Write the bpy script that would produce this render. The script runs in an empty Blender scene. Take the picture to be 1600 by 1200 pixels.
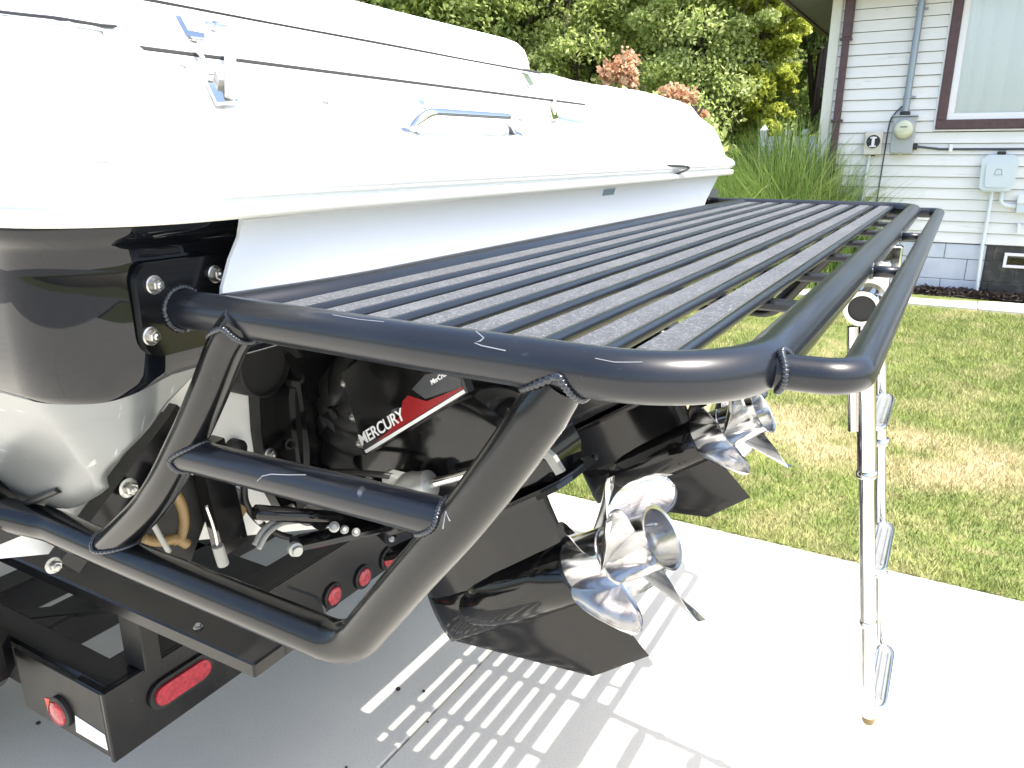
import bpy, math, random
import numpy as np
from mathutils import Vector, Matrix
random.seed(7); rng = np.random.default_rng(7)
scene = bpy.context.scene
COL = scene.collection

# ------------------------------------------------------------------ camera
F_PX = 1200.0                      # focal length in pixels of the 1600 px wide photograph
PITCH = math.atan(360 / 1200.0)
YAW = math.radians(29.7)
CAM_H = 1.56
def _basis():
    fw = np.array([-math.sin(YAW) * math.cos(PITCH), math.cos(YAW) * math.cos(PITCH), -math.sin(PITCH)])
    r = np.array([math.cos(YAW), math.sin(YAW), 0.0])
    return r, np.cross(r, fw), fw
CR, CU, CF = _basis()
cam_data = bpy.data.cameras.new("camera")
cam = bpy.data.objects.new("camera", cam_data)
COL.objects.link(cam)
cam_data.sensor_width = 36.0
cam_data.lens = 27.0
cam_data.clip_start = 0.02
cam_data.clip_end = 3000
cam.matrix_world = Matrix(((CR[0], CU[0], -CF[0], 0), (CR[1], CU[1], -CF[1], 0), (CR[2], CU[2], -CF[2], CAM_H), (0, 0, 0, 1)))
scene.camera = cam

# survey helpers: where the sight line through a point of the photograph meets a plane of the place
def _ray(px, py): return (px - 800) / F_PX * CR + (600 - py) / F_PX * CU + CF
def onx(px, py, x):
    d = _ray(px, py); t = x / d[0]; return Vector((x, t * d[1], CAM_H + t * d[2]))
def ony(px, py, y):
    d = _ray(px, py); t = y / d[1]; return Vector((t * d[0], y, CAM_H + t * d[2]))
def onz(px, py, z):
    d = _ray(px, py); t = (z - CAM_H) / d[2]; return Vector((t * d[0], t * d[1], z))
def onplane(px, py, p0, n):
    d = _ray(px, py); o = np.array([0, 0, CAM_H]); t = np.dot(np.array(p0) - o, n) / np.dot(d, n)
    return Vector(o + t * d)

# ------------------------------------------------------------------ light
TO_SUN = Vector((0.63, -0.077, 1.395)).normalized()
elev = math.asin(TO_SUN.z); azim = math.atan2(TO_SUN.x, TO_SUN.y)
world = bpy.data.worlds.new("World"); scene.world = world; world.use_nodes = True
wn = world.node_tree.nodes; wl = world.node_tree.links
for n in list(wn): wn.remove(n)
sky = wn.new('ShaderNodeTexSky'); sky.sky_type = 'NISHITA'; sky.sun_disc = False
sky.sun_elevation = elev; sky.sun_rotation = azim; sky.air_density = 1.0; sky.dust_density = 3.2; sky.ozone_density = 1.0
bg = wn.new('ShaderNodeBackground'); bg.inputs['Strength'].default_value = 0.15
wo = wn.new('ShaderNodeOutputWorld')
wl.new(sky.outputs[0], bg.inputs[0]); wl.new(bg.outputs[0], wo.inputs[0])
sd = bpy.data.lights.new("sun", 'SUN'); sd.energy = 3.6; sd.angle = math.radians(0.5); sd.color = (1.0, 0.955, 0.89)
sun = bpy.data.objects.new("sun", sd); COL.objects.link(sun)
sun.rotation_euler = TO_SUN.to_track_quat('Z', 'Y').to_euler(); sun.location = (3, 0, 8)
scene.view_settings.view_transform = 'Standard'
scene.view_settings.look = 'None'
scene.view_settings.exposure = 1.68
scene.view_settings.gamma = 1.0
scene.view_settings.use_curve_mapping = False
scene.cycles.max_bounces = 8
scene.cycles.diffuse_bounces = 4
scene.cycles.glossy_bounces = 5
scene.cycles.transparent_max_bounces = 12

# ------------------------------------------------------------------ materials
def mat(name, color, rough=0.5, metal=0.0, coat=0.0, spec=0.5, noise=None, bump=None, coat_rough=0.03, emis=None, trans=0.0, ior=1.45):
    """noise = list of (scale, colour, low, high[, stretch]) layers; bump = (scale, strength, distance)"""
    m = bpy.data.materials.new(name); m.use_nodes = True
    nt = m.node_tree; b = nt.nodes['Principled BSDF']
    b.inputs['Base Color'].default_value = (*color, 1); b.inputs['Roughness'].default_value = rough
    b.inputs['Metallic'].default_value = metal; b.inputs['Coat Weight'].default_value = coat
    b.inputs['Coat Roughness'].default_value = coat_rough
    b.inputs['Specular IOR Level'].default_value = spec; b.inputs['IOR'].default_value = ior
    b.inputs['Transmission Weight'].default_value = trans
    tc = nt.nodes.new('ShaderNodeTexCoord')
    last = None
    for layer in (noise or []):
        sc, c2, lo, hi = layer[:4]
        st = layer[4] if len(layer) > 4 else (1, 1, 1)
        mp = nt.nodes.new('ShaderNodeMapping'); mp.inputs['Scale'].default_value = st
        nt.links.new(tc.outputs['Object'], mp.inputs[0])
        nz = nt.nodes.new('ShaderNodeTexNoise'); nz.inputs['Scale'].default_value = sc; nz.inputs['Detail'].default_value = 5
        nt.links.new(mp.outputs[0], nz.inputs[0])
        mr = nt.nodes.new('ShaderNodeMapRange'); mr.inputs['From Min'].default_value = lo; mr.inputs['From Max'].default_value = hi
        nt.links.new(nz.outputs['Fac'], mr.inputs[0])
        mx = nt.nodes.new('ShaderNodeMix'); mx.data_type = 'RGBA'
        nt.links.new(mr.outputs[0], mx.inputs[0])
        if last is None: mx.inputs[6].default_value = (*color, 1)
        else: nt.links.new(last, mx.inputs[6])
        mx.inputs[7].default_value = (*c2, 1); last = mx.outputs[2]
    if last is not None: nt.links.new(last, b.inputs['Base Color'])
    if bump:
        nz = nt.nodes.new('ShaderNodeTexNoise'); nz.inputs['Scale'].default_value = bump[0]; nz.inputs['Detail'].default_value = 6
        nt.links.new(tc.outputs['Object'], nz.inputs[0])
        bp = nt.nodes.new('ShaderNodeBump'); bp.inputs['Strength'].default_value = bump[1]; bp.inputs['Distance'].default_value = bump[2]
        nt.links.new(nz.outputs['Fac'], bp.inputs['Height']); nt.links.new(bp.outputs[0], b.inputs['Normal'])
    return m

M = {}
M['concrete'] = mat('concrete', (0.57, 0.55, 0.48), 0.9, noise=[(3.0, (0.51, 0.49, 0.43), .45, .75), (260, (0.38, 0.37, 0.35), .5, .75), (.9, (0.50, 0.48, 0.43), .5, .7)], bump=(220, .25, .002))
M['reflection_ground'] = mat('pale_reflection_ground', (0.24, 0.235, 0.22), 0.9, noise=[(.4, (0.19, 0.19, 0.18), .4, .7), (80, (0.15, 0.15, 0.145), .5, .8)])
M['joint'] = mat('concrete_joint', (0.16, 0.15, 0.14), 0.95)
M['gel'] = mat('white_gelcoat', (0.83, 0.84, 0.83), 0.18, coat=0.6, noise=[(2.0, (0.80, 0.81, 0.80), .4, .8)])
M['gel_low'] = mat('white_bottom_gelcoat', (0.80, 0.80, 0.77), 0.12, coat=0.7, noise=[(5, (0.72, 0.71, 0.67), .52, .8, (1, 1, 4)), (30, (0.74, 0.74, 0.72), .62, .72, (1, 8, 1))])
M['cream'] = mat('cream_rub_strip', (0.78, 0.77, 0.68), 0.3)
M['cushion'] = mat('white_vinyl', (0.84, 0.84, 0.83), 0.4, bump=(40, .1, .001))
M['flap'] = mat('white_panel', (0.76, 0.79, 0.83), 0.35)
M['black_gel'] = mat('black_gelcoat', (0.004, 0.005, 0.007), 0.03, spec=0.5)
M['silver'] = mat('silver_grey_gelcoat', (0.19, 0.20, 0.195), 0.30, metal=0.3, coat=.35, coat_rough=.22, noise=[(5, (0.16, 0.17, 0.165), .45, .7, (1, 1, 4)), (26, (0.36, 0.37, 0.36), .66, .72, (.3, 6, 1))])
M['tube'] = mat('black_anodised_tube', (0.005, 0.0065, 0.010), 0.30, coat=0.18, coat_rough=0.05, spec=0.42, noise=[(6, (0.009, 0.011, 0.015), .4, .7), (150, (0.03, 0.033, 0.04), .66, .80), (38, (0.06, 0.065, 0.075), .735, .75, (1, .12, .6))], bump=(240, .03, .0004))
M['tube_step'] = mat('black_gloss_tube', (0.004, 0.0045, 0.005), 0.2, coat=0.15, coat_rough=0.04, spec=0.42, noise=[(150, (0.022, 0.022, 0.022), .66, .80), (30, (0.05, 0.05, 0.05), .74, .755, (.3, 1, 1))])
M['weld'] = mat('weld_bead', (0.022, 0.026, 0.033), 0.22, metal=0.4, coat=.5)
M['grip'] = mat('grip_tape', (0.055, 0.06, 0.066), 0.9, noise=[(14, (0.085, 0.09, 0.095), .5, .8), (420, (0.13, 0.135, 0.145), .52, .64)], bump=(420, .9, .0015))
M['steel'] = mat('polished_stainless', (0.60, 0.59, 0.56), 0.07, metal=1.0, noise=[(8, (0.62, 0.62, 0.6), .4, .7)])
M['prop'] = mat('propeller_steel', (0.66, 0.66, 0.66), 0.17, metal=1.0, noise=[(9, (0.42, 0.42, 0.43), .45, .7), (60, (0.32, 0.30, 0.28), .6, .75)], bump=(30, .10, .002))
M['scuff'] = mat('scuffed_coating', (0.17, 0.18, 0.20), 0.6)
M['bolt'] = mat('zinc_bolt', (0.45, 0.45, 0.43), 0.3, metal=1.0, noise=[(150, (0.3, 0.29, 0.27), .45, .7)])
M['alu'] = mat('cast_aluminium', (0.34, 0.35, 0.33), 0.4, metal=0.6, noise=[(40, (0.3, 0.3, 0.28), .5, .7)])
M['drive'] = mat('black_drive_paint', (0.004, 0.004, 0.0045), 0.10, spec=0.5, noise=[(50, (0.008, 0.008, 0.007), .5, .7), (22, (0.02, 0.02, 0.018), .66, .74, (1, 1, .3)), (160, (0.05, 0.05, 0.045), .73, .78)], bump=(14, .04, .003))
M['rubber'] = mat('black_rubber', (0.007, 0.007, 0.0075), 0.5, bump=(60, .2, .002))
M['trailer'] = mat('trailer_black_paint', (0.005, 0.005, 0.006), 0.22, spec=.4, noise=[(14, (0.010, 0.010, 0.009), .45, .7), (90, (0.028, 0.027, 0.023), .66, .78)], bump=(30, .05, .002))
M['trailer_dull'] = mat('trailer_dusty_paint', (0.007, 0.0075, 0.0075), 0.42, spec=.35, noise=[(20, (0.014, 0.0135, 0.012), .45, .7), (110, (0.035, 0.033, 0.03), .68, .8)])
M['red'] = mat('red_lens', (0.42, 0.012, 0.03), 0.18, coat=0.6, noise=[(120, (0.25, 0.006, 0.015), .4, .6)], bump=(160, .5, .002))
M['tape_red'] = mat('red_reflective_tape', (0.62, 0.05, 0.02), 0.35)
M['tape_white'] = mat('white_reflective_tape', (0.80, 0.80, 0.78), 0.4)
M['decal_red'] = mat('red_decal', (0.24, 0.008, 0.010), 0.25)
M['decal_grey'] = mat('grey_decal', (0.05, 0.055, 0.06), 0.3)
M['decal_white'] = mat('white_decal', (0.74, 0.74, 0.74), 0.3)
M['tan'] = mat('tan_hose', (0.20, 0.13, 0.05), 0.4)
M['hose_grey'] = mat('grey_hose', (0.26, 0.26, 0.24), 0.45)
M['gasket'] = mat('dark_seam_gasket', (0.03, 0.03, 0.03), 0.8)
M['siding'] = mat('white_siding', (0.75, 0.74, 0.70), 0.55, noise=[(2.5, (0.69, 0.68, 0.645), .45, .75), (50, (0.50, 0.51, 0.48), .62, .8, (.1, 1, 1))])
M['post'] = mat('cream_corner_post', (0.66, 0.65, 0.56), 0.5)
M['brown'] = mat('brown_trim', (0.085, 0.045, 0.045), 0.45, noise=[(20, (0.06, 0.035, 0.037), .45, .7)])
M['white_trim'] = mat('white_trim', (0.75, 0.74, 0.74), 0.4)
M['curtain'] = mat('sheer_curtain', (0.88, 0.90, 0.87), 0.9)
M['soffit'] = mat('grey_soffit', (0.13, 0.13, 0.125), 0.6)
M['block'] = mat('painted_block', (0.52, 0.56, 0.62), 0.8, bump=(50, .3, .003), noise=[(6, (0.45, 0.49, 0.55), .45, .7)])
M['block_dark'] = mat('dark_stone_block', (0.045, 0.045, 0.04), 0.85, noise=[(12, (0.10, 0.095, 0.08), .5, .7)], bump=(30, .5, .006))
M['mulch'] = mat('dark_mulch', (0.035, 0.024, 0.02), 0.95, noise=[(40, (0.075, 0.05, 0.04), .45, .7)], bump=(60, 1, .03))
M['meter'] = mat('meter_grey', (0.36, 0.38, 0.38), 0.45, metal=.2)
M['meter_tan'] = mat('socket_beige', (0.60, 0.57, 0.50), 0.5)
M['dial'] = mat('meter_dial', (0.52, 0.53, 0.38), 0.2, coat=1)
M['box_blue'] = mat('pale_blue_plastic', (0.56, 0.62, 0.64), 0.5)
M['dark'] = mat('dark_plastic', (0.02, 0.02, 0.02), 0.5)
M['conduit'] = mat('galvanised_conduit', (0.28, 0.32, 0.35), 0.4, metal=0.6)
M['cable'] = mat('dark_cable', (0.07, 0.08, 0.09), 0.6)
M['pvc'] = mat('white_pvc_pipe', (0.66, 0.70, 0.71), 0.4)
M['fence'] = mat('white_fence', (0.72, 0.74, 0.74), 0.5)
M['bark'] = mat('bark', (0.085, 0.065, 0.05), 0.95, bump=(20, 1, .02))
M['logo'] = mat('blue_grey_logo', (0.20, 0.27, 0.33), 0.4)
M['wire'] = mat('pale_wire', (0.30, 0.32, 0.30), 0.5)

def foliage_mat(name, a, b_, c, scale=0.9, tr=0.35):
    m = bpy.data.materials.new(name); m.use_nodes = True; nt = m.node_tree
    for n in list(nt.nodes): nt.nodes.remove(n)
    out = nt.nodes.new('ShaderNodeOutputMaterial'); tc = nt.nodes.new('ShaderNodeTexCoord')
    at = nt.nodes.new('ShaderNodeAttribute'); at.attribute_name = 'vary'
    nz = nt.nodes.new('ShaderNodeTexNoise'); nz.inputs['Scale'].default_value = scale; nz.inputs['Detail'].default_value = 3
    nt.links.new(tc.outputs['Object'], nz.inputs[0])
    mr = nt.nodes.new('ShaderNodeMapRange'); mr.inputs['From Min'].default_value = .35; mr.inputs['From Max'].default_value = .65
    nt.links.new(nz.outputs['Fac'], mr.inputs[0])
    m1 = nt.nodes.new('ShaderNodeMix'); m1.data_type = 'RGBA'; m1.inputs[6].default_value = (*a, 1); m1.inputs[7].default_value = (*b_, 1)
    nt.links.new(mr.outputs[0], m1.inputs[0])
    m2 = nt.nodes.new('ShaderNodeMix'); m2.data_type = 'RGBA'; m2.inputs[7].default_value = (*c, 1)
    nt.links.new(at.outputs['Fac'], m2.inputs[0]); nt.links.new(m1.outputs[2], m2.inputs[6])
    d = nt.nodes.new('ShaderNodeBsdfPrincipled'); d.inputs['Roughness'].default_value = .5; d.inputs['Specular IOR Level'].default_value = .35
    t = nt.nodes.new('ShaderNodeBsdfTranslucent'); mx = nt.nodes.new('ShaderNodeMixShader'); mx.inputs[0].default_value = tr
    nt.links.new(m2.outputs[2], d.inputs['Base Color']); nt.links.new(m2.outputs[2], t.inputs[0])
    nt.links.new(d.outputs[0], mx.inputs[1]); nt.links.new(t.outputs[0], mx.inputs[2]); nt.links.new(mx.outputs[0], out.inputs[0])
    return m
M['leaf'] = foliage_mat('green_leaves', (0.23, 0.32, 0.085), (0.38, 0.46, 0.12), (0.62, 0.66, 0.30), tr=.52)
M['leaf_dark'] = foliage_mat('dark_leaves', (0.13, 0.19, 0.055), (0.22, 0.30, 0.08), (0.44, 0.50, 0.18), tr=.48)
M['leaf_yellow'] = foliage_mat('yellow_green_leaves', (0.30, 0.37, 0.04), (0.42, 0.48, 0.06), (0.52, 0.54, 0.12), tr=.5)
M['bloom'] = foliage_mat('tan_blooms', (0.45, 0.22, 0.13), (0.60, 0.36, 0.22), (0.66, 0.48, 0.30), 6)
M['reed'] = foliage_mat('reed_blades', (0.085, 0.17, 0.035), (0.17, 0.29, 0.05), (0.38, 0.46, 0.16), 2)

def grass_mats():
    # colours of a dry summer lawn: green near the house, straw patches in bands and spots
    res = []
    for nm, soil in (('lawn_soil', True), ('lawn_blades', False)):
        m = bpy.data.materials.new(nm); m.use_nodes = True; nt = m.node_tree
        b = nt.nodes['Principled BSDF']; b.inputs['Roughness'].default_value = .8; b.inputs['Specular IOR Level'].default_value = .2
        tc = nt.nodes.new('ShaderNodeTexCoord')
        def noise(sc, lo, hi, st=(1, 1, 1), loc=(0, 0, 0)):
            mp = nt.nodes.new('ShaderNodeMapping'); mp.inputs['Scale'].default_value = st; mp.inputs['Location'].default_value = loc
            nt.links.new(tc.outputs['Object'], mp.inputs[0])
            nz = nt.nodes.new('ShaderNodeTexNoise'); nz.inputs['Scale'].default_value = sc; nz.inputs['Detail'].default_value = 4
            nt.links.new(mp.outputs[0], nz.inputs[0])
            mr = nt.nodes.new('ShaderNodeMapRange'); mr.inputs['From Min'].default_value = lo; mr.inputs['From Max'].default_value = hi
            nt.links.new(nz.outputs['Fac'], mr.inputs[0]); return mr.outputs[0]
        def mix(f, a, b2):
            mx = nt.nodes.new('ShaderNodeMix'); mx.data_type = 'RGBA'; nt.links.new(f, mx.inputs[0])
            if isinstance(a, tuple): mx.inputs[6].default_value = (*a, 1)
            else: nt.links.new(a, mx.inputs[6])
            mx.inputs[7].default_value = (*b2, 1); return mx.outputs[2]
        g1, g2, straw, st2 = ((0.10, 0.13, 0.035), (0.14, 0.17, 0.045), (0.24, 0.21, 0.10), (0.34, 0.28, 0.16)) if soil else \
                             ((0.17, 0.22, 0.06), (0.26, 0.31, 0.09), (0.42, 0.39, 0.20), (0.52, 0.43, 0.26))
        c = mix(noise(5, .4, .65), g1, g2)
        c = mix(noise(3.1, .47, .74), c, straw)
        c = mix(noise(17, .52, .78), c, straw)
        # worn straw strip running along the lawn
        sep = nt.nodes.new('ShaderNodeSeparateXYZ'); nt.links.new(tc.outputs['Object'], sep.inputs[0])
        def math_(op, a, v):
            n = nt.nodes.new('ShaderNodeMath'); n.operation = op
            if isinstance(a, float): n.inputs[0].default_value = a
            else: nt.links.new(a, n.inputs[0])
            if isinstance(v, float): n.inputs[1].default_value = v
            else: nt.links.new(v, n.inputs[1])
            return n.outputs[0]
        wob = math_('MULTIPLY', math_('SUBTRACT', noise(1.6, 0, 1), .5), 1.3)
        dy = math_('ABSOLUTE', math_('SUBTRACT', math_('ADD', sep.outputs[1], wob), 4.32), 0.0)
        mr = nt.nodes.new('ShaderNodeMapRange'); mr.inputs['From Min'].default_value = .50; mr.inputs['From Max'].default_value = .12
        nt.links.new(dy, mr.inputs[0])
        patch = math_('MULTIPLY', mr.outputs[0], noise(3.5, .32, .52, loc=(3, 1, 0)))
        c = mix(patch, c, st2)
        if not soil:
            at = nt.nodes.new('ShaderNodeAttribute'); at.attribute_name = 'vary'
            c = mix(math_('MULTIPLY', at.outputs['Fac'], .5), c, (0.30, 0.33, 0.10))
        nt.links.new(c, b.inputs['Base Color']); res.append(m)
    return res
M['soil'], M['blade'] = grass_mats()

# glass with a real fresnel reflection and clear see-through
g = bpy.data.materials.new('window_glass'); g.use_nodes = True; nt = g.node_tree
for n in list(nt.nodes): nt.nodes.remove(n)
o = nt.nodes.new('ShaderNodeOutputMaterial'); gl = nt.nodes.new('ShaderNodeBsdfGlossy'); gl.inputs['Roughness'].default_value = .01
tr = nt.nodes.new('ShaderNodeBsdfTransparent'); tr.inputs[0].default_value = (.985, 1, .995, 1)
fr = nt.nodes.new('ShaderNodeFresnel'); fr.inputs[0].default_value = 1.5; mx = nt.nodes.new('ShaderNodeMixShader')
nt.links.new(fr.outputs[0], mx.inputs[0]); nt.links.new(tr.outputs[0], mx.inputs[1]); nt.links.new(gl.outputs[0], mx.inputs[2]); nt.links.new(mx.outputs[0], o.inputs[0])
M['glass'] = g

# ------------------------------------------------------------------ builders
def origin(o):
    v = Vector((0, 0, 0))
    while o is not None: v += o.location; o = o.parent
    return v
def mesh(name, verts, faces, m, parent=None, smooth=False, sharp=None, tag=None, loc=None):
    me = bpy.data.meshes.new(name)
    ob = bpy.data.objects.new(name, me)
    off = origin(parent)
    if loc is not None:
        ob.location = Vector(loc) - off; off = Vector(loc)
    me.from_pydata([tuple(Vector(v) - off) for v in verts], [], faces)
    if isinstance(m, (list, tuple)):
        for k in m: me.materials.append(k)
    else: me.materials.append(m)
    if smooth:
        me.polygons.foreach_set('use_smooth', [True] * len(me.polygons))
        if sharp:
            me.set_sharp_from_angle(angle=math.radians(sharp))
    me.update()
    COL.objects.link(ob)
    if parent is not None: ob.parent = parent
    if tag: settag(ob, *tag)
    return ob
def settag(o, label=None, cat=None, group=None, kind=None):
    if label: o['label'] = label
    if cat: o['category'] = cat
    if group: o['group'] = group
    if kind: o['kind'] = kind
def thing(name, loc, label, cat, group=None):
    o = bpy.data.objects.new(name, None); COL.objects.link(o); o.location = loc; o.empty_display_size = .1
    settag(o, label, cat, group); return o

class MB:
    def __init__(s): s.v = []; s.f = []; s.mi = []; s.cur = 0
    def add(s, v, f):
        b = len(s.v); s.v += [tuple(x) for x in v]; s.f += [tuple(i + b for i in q) for q in f]; s.mi += [s.cur] * len(f); return s
    def box(s, a, b):
        x0, y0, z0 = a; x1, y1, z1 = b
        return s.add([(x0, y0, z0), (x1, y0, z0), (x1, y1, z0), (x0, y1, z0), (x0, y0, z1), (x1, y0, z1), (x1, y1, z1), (x0, y1, z1)],
                     [(0, 3, 2, 1), (4, 5, 6, 7), (0, 1, 5, 4), (1, 2, 6, 5), (2, 3, 7, 6), (3, 0, 4, 7)])
    def bbox(s, a, b, c=.004):
        """box with chamfered edges"""
        a = Vector(a); b = Vector(b); ctr = (a + b) / 2; h = (b - a) / 2; c = min(c, min(h) * .9)
        vs = []; idx = {}
        for sx in (-1, 1):
            for sy in (-1, 1):
                for sz in (-1, 1):
                    for k in range(3):
                        p = [h[0] * sx, h[1] * sy, h[2] * sz]
                        for j, sg in enumerate((sx, sy, sz)):
                            if j != k: p[j] -= c * sg
                        idx[(sx, sy, sz, k)] = len(vs); vs.append(ctr + Vector(p))
        fs = []
        def q(l): fs.append(tuple(idx[i] for i in l))
        for k in range(3):
            u, w = (k + 1) % 3, (k + 2) % 3
            for sg in (-1, 1):
                l = []
                for su, sw in ((-1, -1), (1, -1), (1, 1), (-1, 1)):
                    t = [0, 0, 0]; t[k] = sg; t[u] = su; t[w] = sw; l.append((*t, k))
                q(l if sg > 0 else l[::-1])
        for k in range(3):
            u, w = (k + 1) % 3, (k + 2) % 3
            for su in (-1, 1):
                for sw in (-1, 1):
                    t0 = [0, 0, 0]; t1 = [0, 0, 0]; t0[k] = -1; t1[k] = 1
                    for t in (t0, t1): t[u] = su; t[w] = sw
                    l = [(*t0, u), (*t1, u), (*t1, w), (*t0, w)]
                    q(l if su * sw > 0 else l[::-1])
        for sx in (-1, 1):
            for sy in (-1, 1):
                for sz in (-1, 1):
                    l = [(sx, sy, sz, 0), (sx, sy, sz, 1), (sx, sy, sz, 2)]
                    q(l if sx * sy * sz > 0 else l[::-1])
        return s.add(vs, fs)
    def sweep(s, pts, r, seg=14, caps=True, closed=False, flat=1.0, up=None):
        pts = [Vector(p) for p in pts]
        rr = list(r) if isinstance(r, (list, tuple)) else [r] * len(pts)
        rr += [rr[-1]] * (len(pts) - len(rr))
        keep = [i for i in range(len(pts)) if i == 0 or (pts[i] - pts[i - 1]).length > 1e-6]
        pts = [pts[i] for i in keep]; rr = [rr[i] for i in keep]; n = len(pts)
        tang = []
        for i in range(n):
            if closed: t = pts[(i + 1) % n] - pts[i - 1]
            else: t = pts[min(i + 1, n - 1)] - pts[max(i - 1, 0)]
            tang.append(t.normalized())
        ref = Vector(up) if up else (Vector((0, 0, 1)) if abs(tang[0].z) < .9 else Vector((1, 0, 0)))
        u = (ref - tang[0] * ref.dot(tang[0])).normalized()
        rings = []; v = []
        for i in range(n):
            if i:
                ax = tang[i - 1].cross(tang[i])
                if ax.length > 1e-7:
                    u = Matrix.Rotation(tang[i - 1].angle(tang[i]), 3, ax.normalized()) @ u
            u = (u - tang[i] * u.dot(tang[i])).normalized(); w = tang[i].cross(u)
            for k in range(seg):
                a = 2 * math.pi * k / seg
                v.append(pts[i] + (u * math.cos(a) * flat + w * math.sin(a)) * rr[i])
        f = []
        for i in range(n if closed else n - 1):
            j = (i + 1) % n
            for k in range(seg):
                l = (k + 1) % seg
                f.append((i * seg + k, i * seg + l, j * seg + l, j * seg + k))
        if caps and not closed:
            f.append(tuple(range(seg))[::-1]); f.append(tuple((n - 1) * seg + k for k in range(seg)))
        return s.add(v, f)
    def prism(s, poly, d, back=None):
        """poly: 3D points, d: vector offset"""
        n = len(poly); d = Vector(d)
        a = [Vector(p) for p in poly]; b = [p + d for p in a]
        nrm = Vector((0, 0, 0))
        for i in range(n): nrm += a[i].cross(a[(i + 1) % n])
        f = [tuple(range(n)), tuple(range(2 * n - 1, n - 1, -1))]
        for i in range(n):
            j = (i + 1) % n; f.append((i, i + n, j + n, j))
        if nrm.dot(d) > 0: f = [q[::-1] for q in f]
        return s.add(a + b, f)
    def lathe(s, p0, ax, prof, seg=24, caps=True):
        """prof: list of (distance along axis, radius)"""
        p0 = Vector(p0); ax = Vector(ax).normalized()
        ref = Vector((0, 0, 1)) if abs(ax.z) < .9 else Vector((1, 0, 0))
        u = (ref - ax * ref.dot(ax)).normalized(); w = ax.cross(u); v = []; f = []
        for t, r in prof:
            for k in range(seg):
                a = 2 * math.pi * k / seg; v.append(p0 + ax * t + (u * math.cos(a) + w * math.sin(a)) * r)
        for i in range(len(prof) - 1):
            for k in range(seg):
                l = (k + 1) % seg; f.append((i * seg + k, i * seg + l, (i + 1) * seg + l, (i + 1) * seg + k))
        if caps:
            f.append(tuple(range(seg))[::-1]); f.append(tuple((len(prof) - 1) * seg + k for k in range(seg)))
        return s.add(v, f)
    def build(s, name, m, parent=None, smooth=False, sharp=None, tag=None, loc=None):
        ob = mesh(name, s.v, s.f, m, parent, smooth, sharp, tag, loc)
        if any(s.mi): ob.data.polygons.foreach_set('material_index', s.mi)
        return ob

def fillet(pts, radii, n=10):
    pts = [Vector(p) for p in pts]
    if not isinstance(radii, (list, tuple)): radii = [radii] * len(pts)
    out = [pts[0]]
    for i in range(1, len(pts) - 1):
        p, a, b = pts[i], pts[i - 1], pts[i + 1]
        d1 = (a - p); d2 = (b - p); ang = d1.angle(d2)
        t = min(radii[i] / max(math.tan(ang / 2), 1e-4), d1.length * .98, d2.length * .98)
        if t < 1e-6 or abs(ang - math.pi) < 1e-3: out.append(p); continue
        q0 = p + d1.normalized() * t; q1 = p + d2.normalized() * t
        rr = t * math.tan(ang / 2)
        c = p + (d1.normalized() + d2.normalized()).normalized() * (rr / math.sin(ang / 2))
        v0 = q0 - c; v1 = q1 - c; tot = v0.angle(v1); ax = v0.cross(v1).normalized()
        for k in range(n + 1):
            out.append(c + Matrix.Rotation(tot * k / n, 3, ax) @ v0)
    out.append(pts[-1]); return out
def spline(pts, n=10):
    pts = [Vector(p) for p in pts]; P = [pts[0] * 2 - pts[1]] + pts + [pts[-1] * 2 - pts[-2]]; out = []
    for i in range(1, len(P) - 2):
        for k in range(n):
            t = k / n; a, b, c, d = P[i - 1], P[i], P[i + 1], P[i + 2]
            out.append(.5 * ((2 * b) + (c - a) * t + (2 * a - 5 * b + 4 * c - d) * t * t + (3 * b - a - 3 * c + d) * t ** 3))
    out.append(pts[-1]); return out
def tube(name, pts, r, m, parent=None, seg=20, **k):
    return MB().sweep(pts, r, seg).build(name, m, parent, smooth=True, sharp=50, **k)
def weld(parent, c0, ax, r, P0, Pax, Pr, m=None, bead=.0030, stacks=44):
    """bead where a tube (axis point c0, direction ax towards the other tube, radius r) meets the tube (P0, Pax, Pr)"""
    ax = Vector(ax).normalized(); Pax = Vector(Pax).normalized(); c0 = Vector(c0); P0 = Vector(P0)
    ref = Pax - ax * Pax.dot(ax); u = ref.normalized(); w = ax.cross(u); pts = []
    N = stacks * 4; rad = []
    for k in range(N):
        a = 2 * math.pi * k / N; q = c0 + (u * math.cos(a) + w * math.sin(a)) * (r + .001)
        d = q - P0; A = ax - Pax * ax.dot(Pax); D = d - Pax * d.dot(Pax)
        qa = A.dot(A); qb = 2 * A.dot(D); qc = D.dot(D) - (Pr + .0005) ** 2; disc = qb * qb - 4 * qa * qc
        t = (-qb - math.sqrt(disc)) / (2 * qa) if disc > 0 else (-qb / (2 * qa))
        pts.append(q + ax * t); rad.append(bead * (.72 + .38 * abs(math.sin(math.pi * k / 4)) + random.uniform(-.06, .06)))
    return MB().sweep(pts, rad, 8, closed=True).build('weld_bead', m or M['weld'], parent, smooth=True)
def ringweld(parent, c, ax, r, bead=.0032, stacks=40):
    ax = Vector(ax).normalized(); ref = Vector((0, 0, 1)) if abs(ax.z) < .8 else Vector((1, 0, 0))
    u = (ref - ax * ref.dot(ax)).normalized(); w = ax.cross(u); N = stacks * 4; pts = []; rad = []
    for k in range(N):
        a = 2 * math.pi * k / N; pts.append(Vector(c) + (u * math.cos(a) + w * math.sin(a)) * r + ax * random.uniform(-.0004, .0004))
        rad.append(bead * (.72 + .38 * abs(math.sin(math.pi * k / 4)) + random.uniform(-.06, .06)))
    return MB().sweep(pts, rad, 8, closed=True).build('weld_bead', M['weld'], parent, smooth=True)
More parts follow.
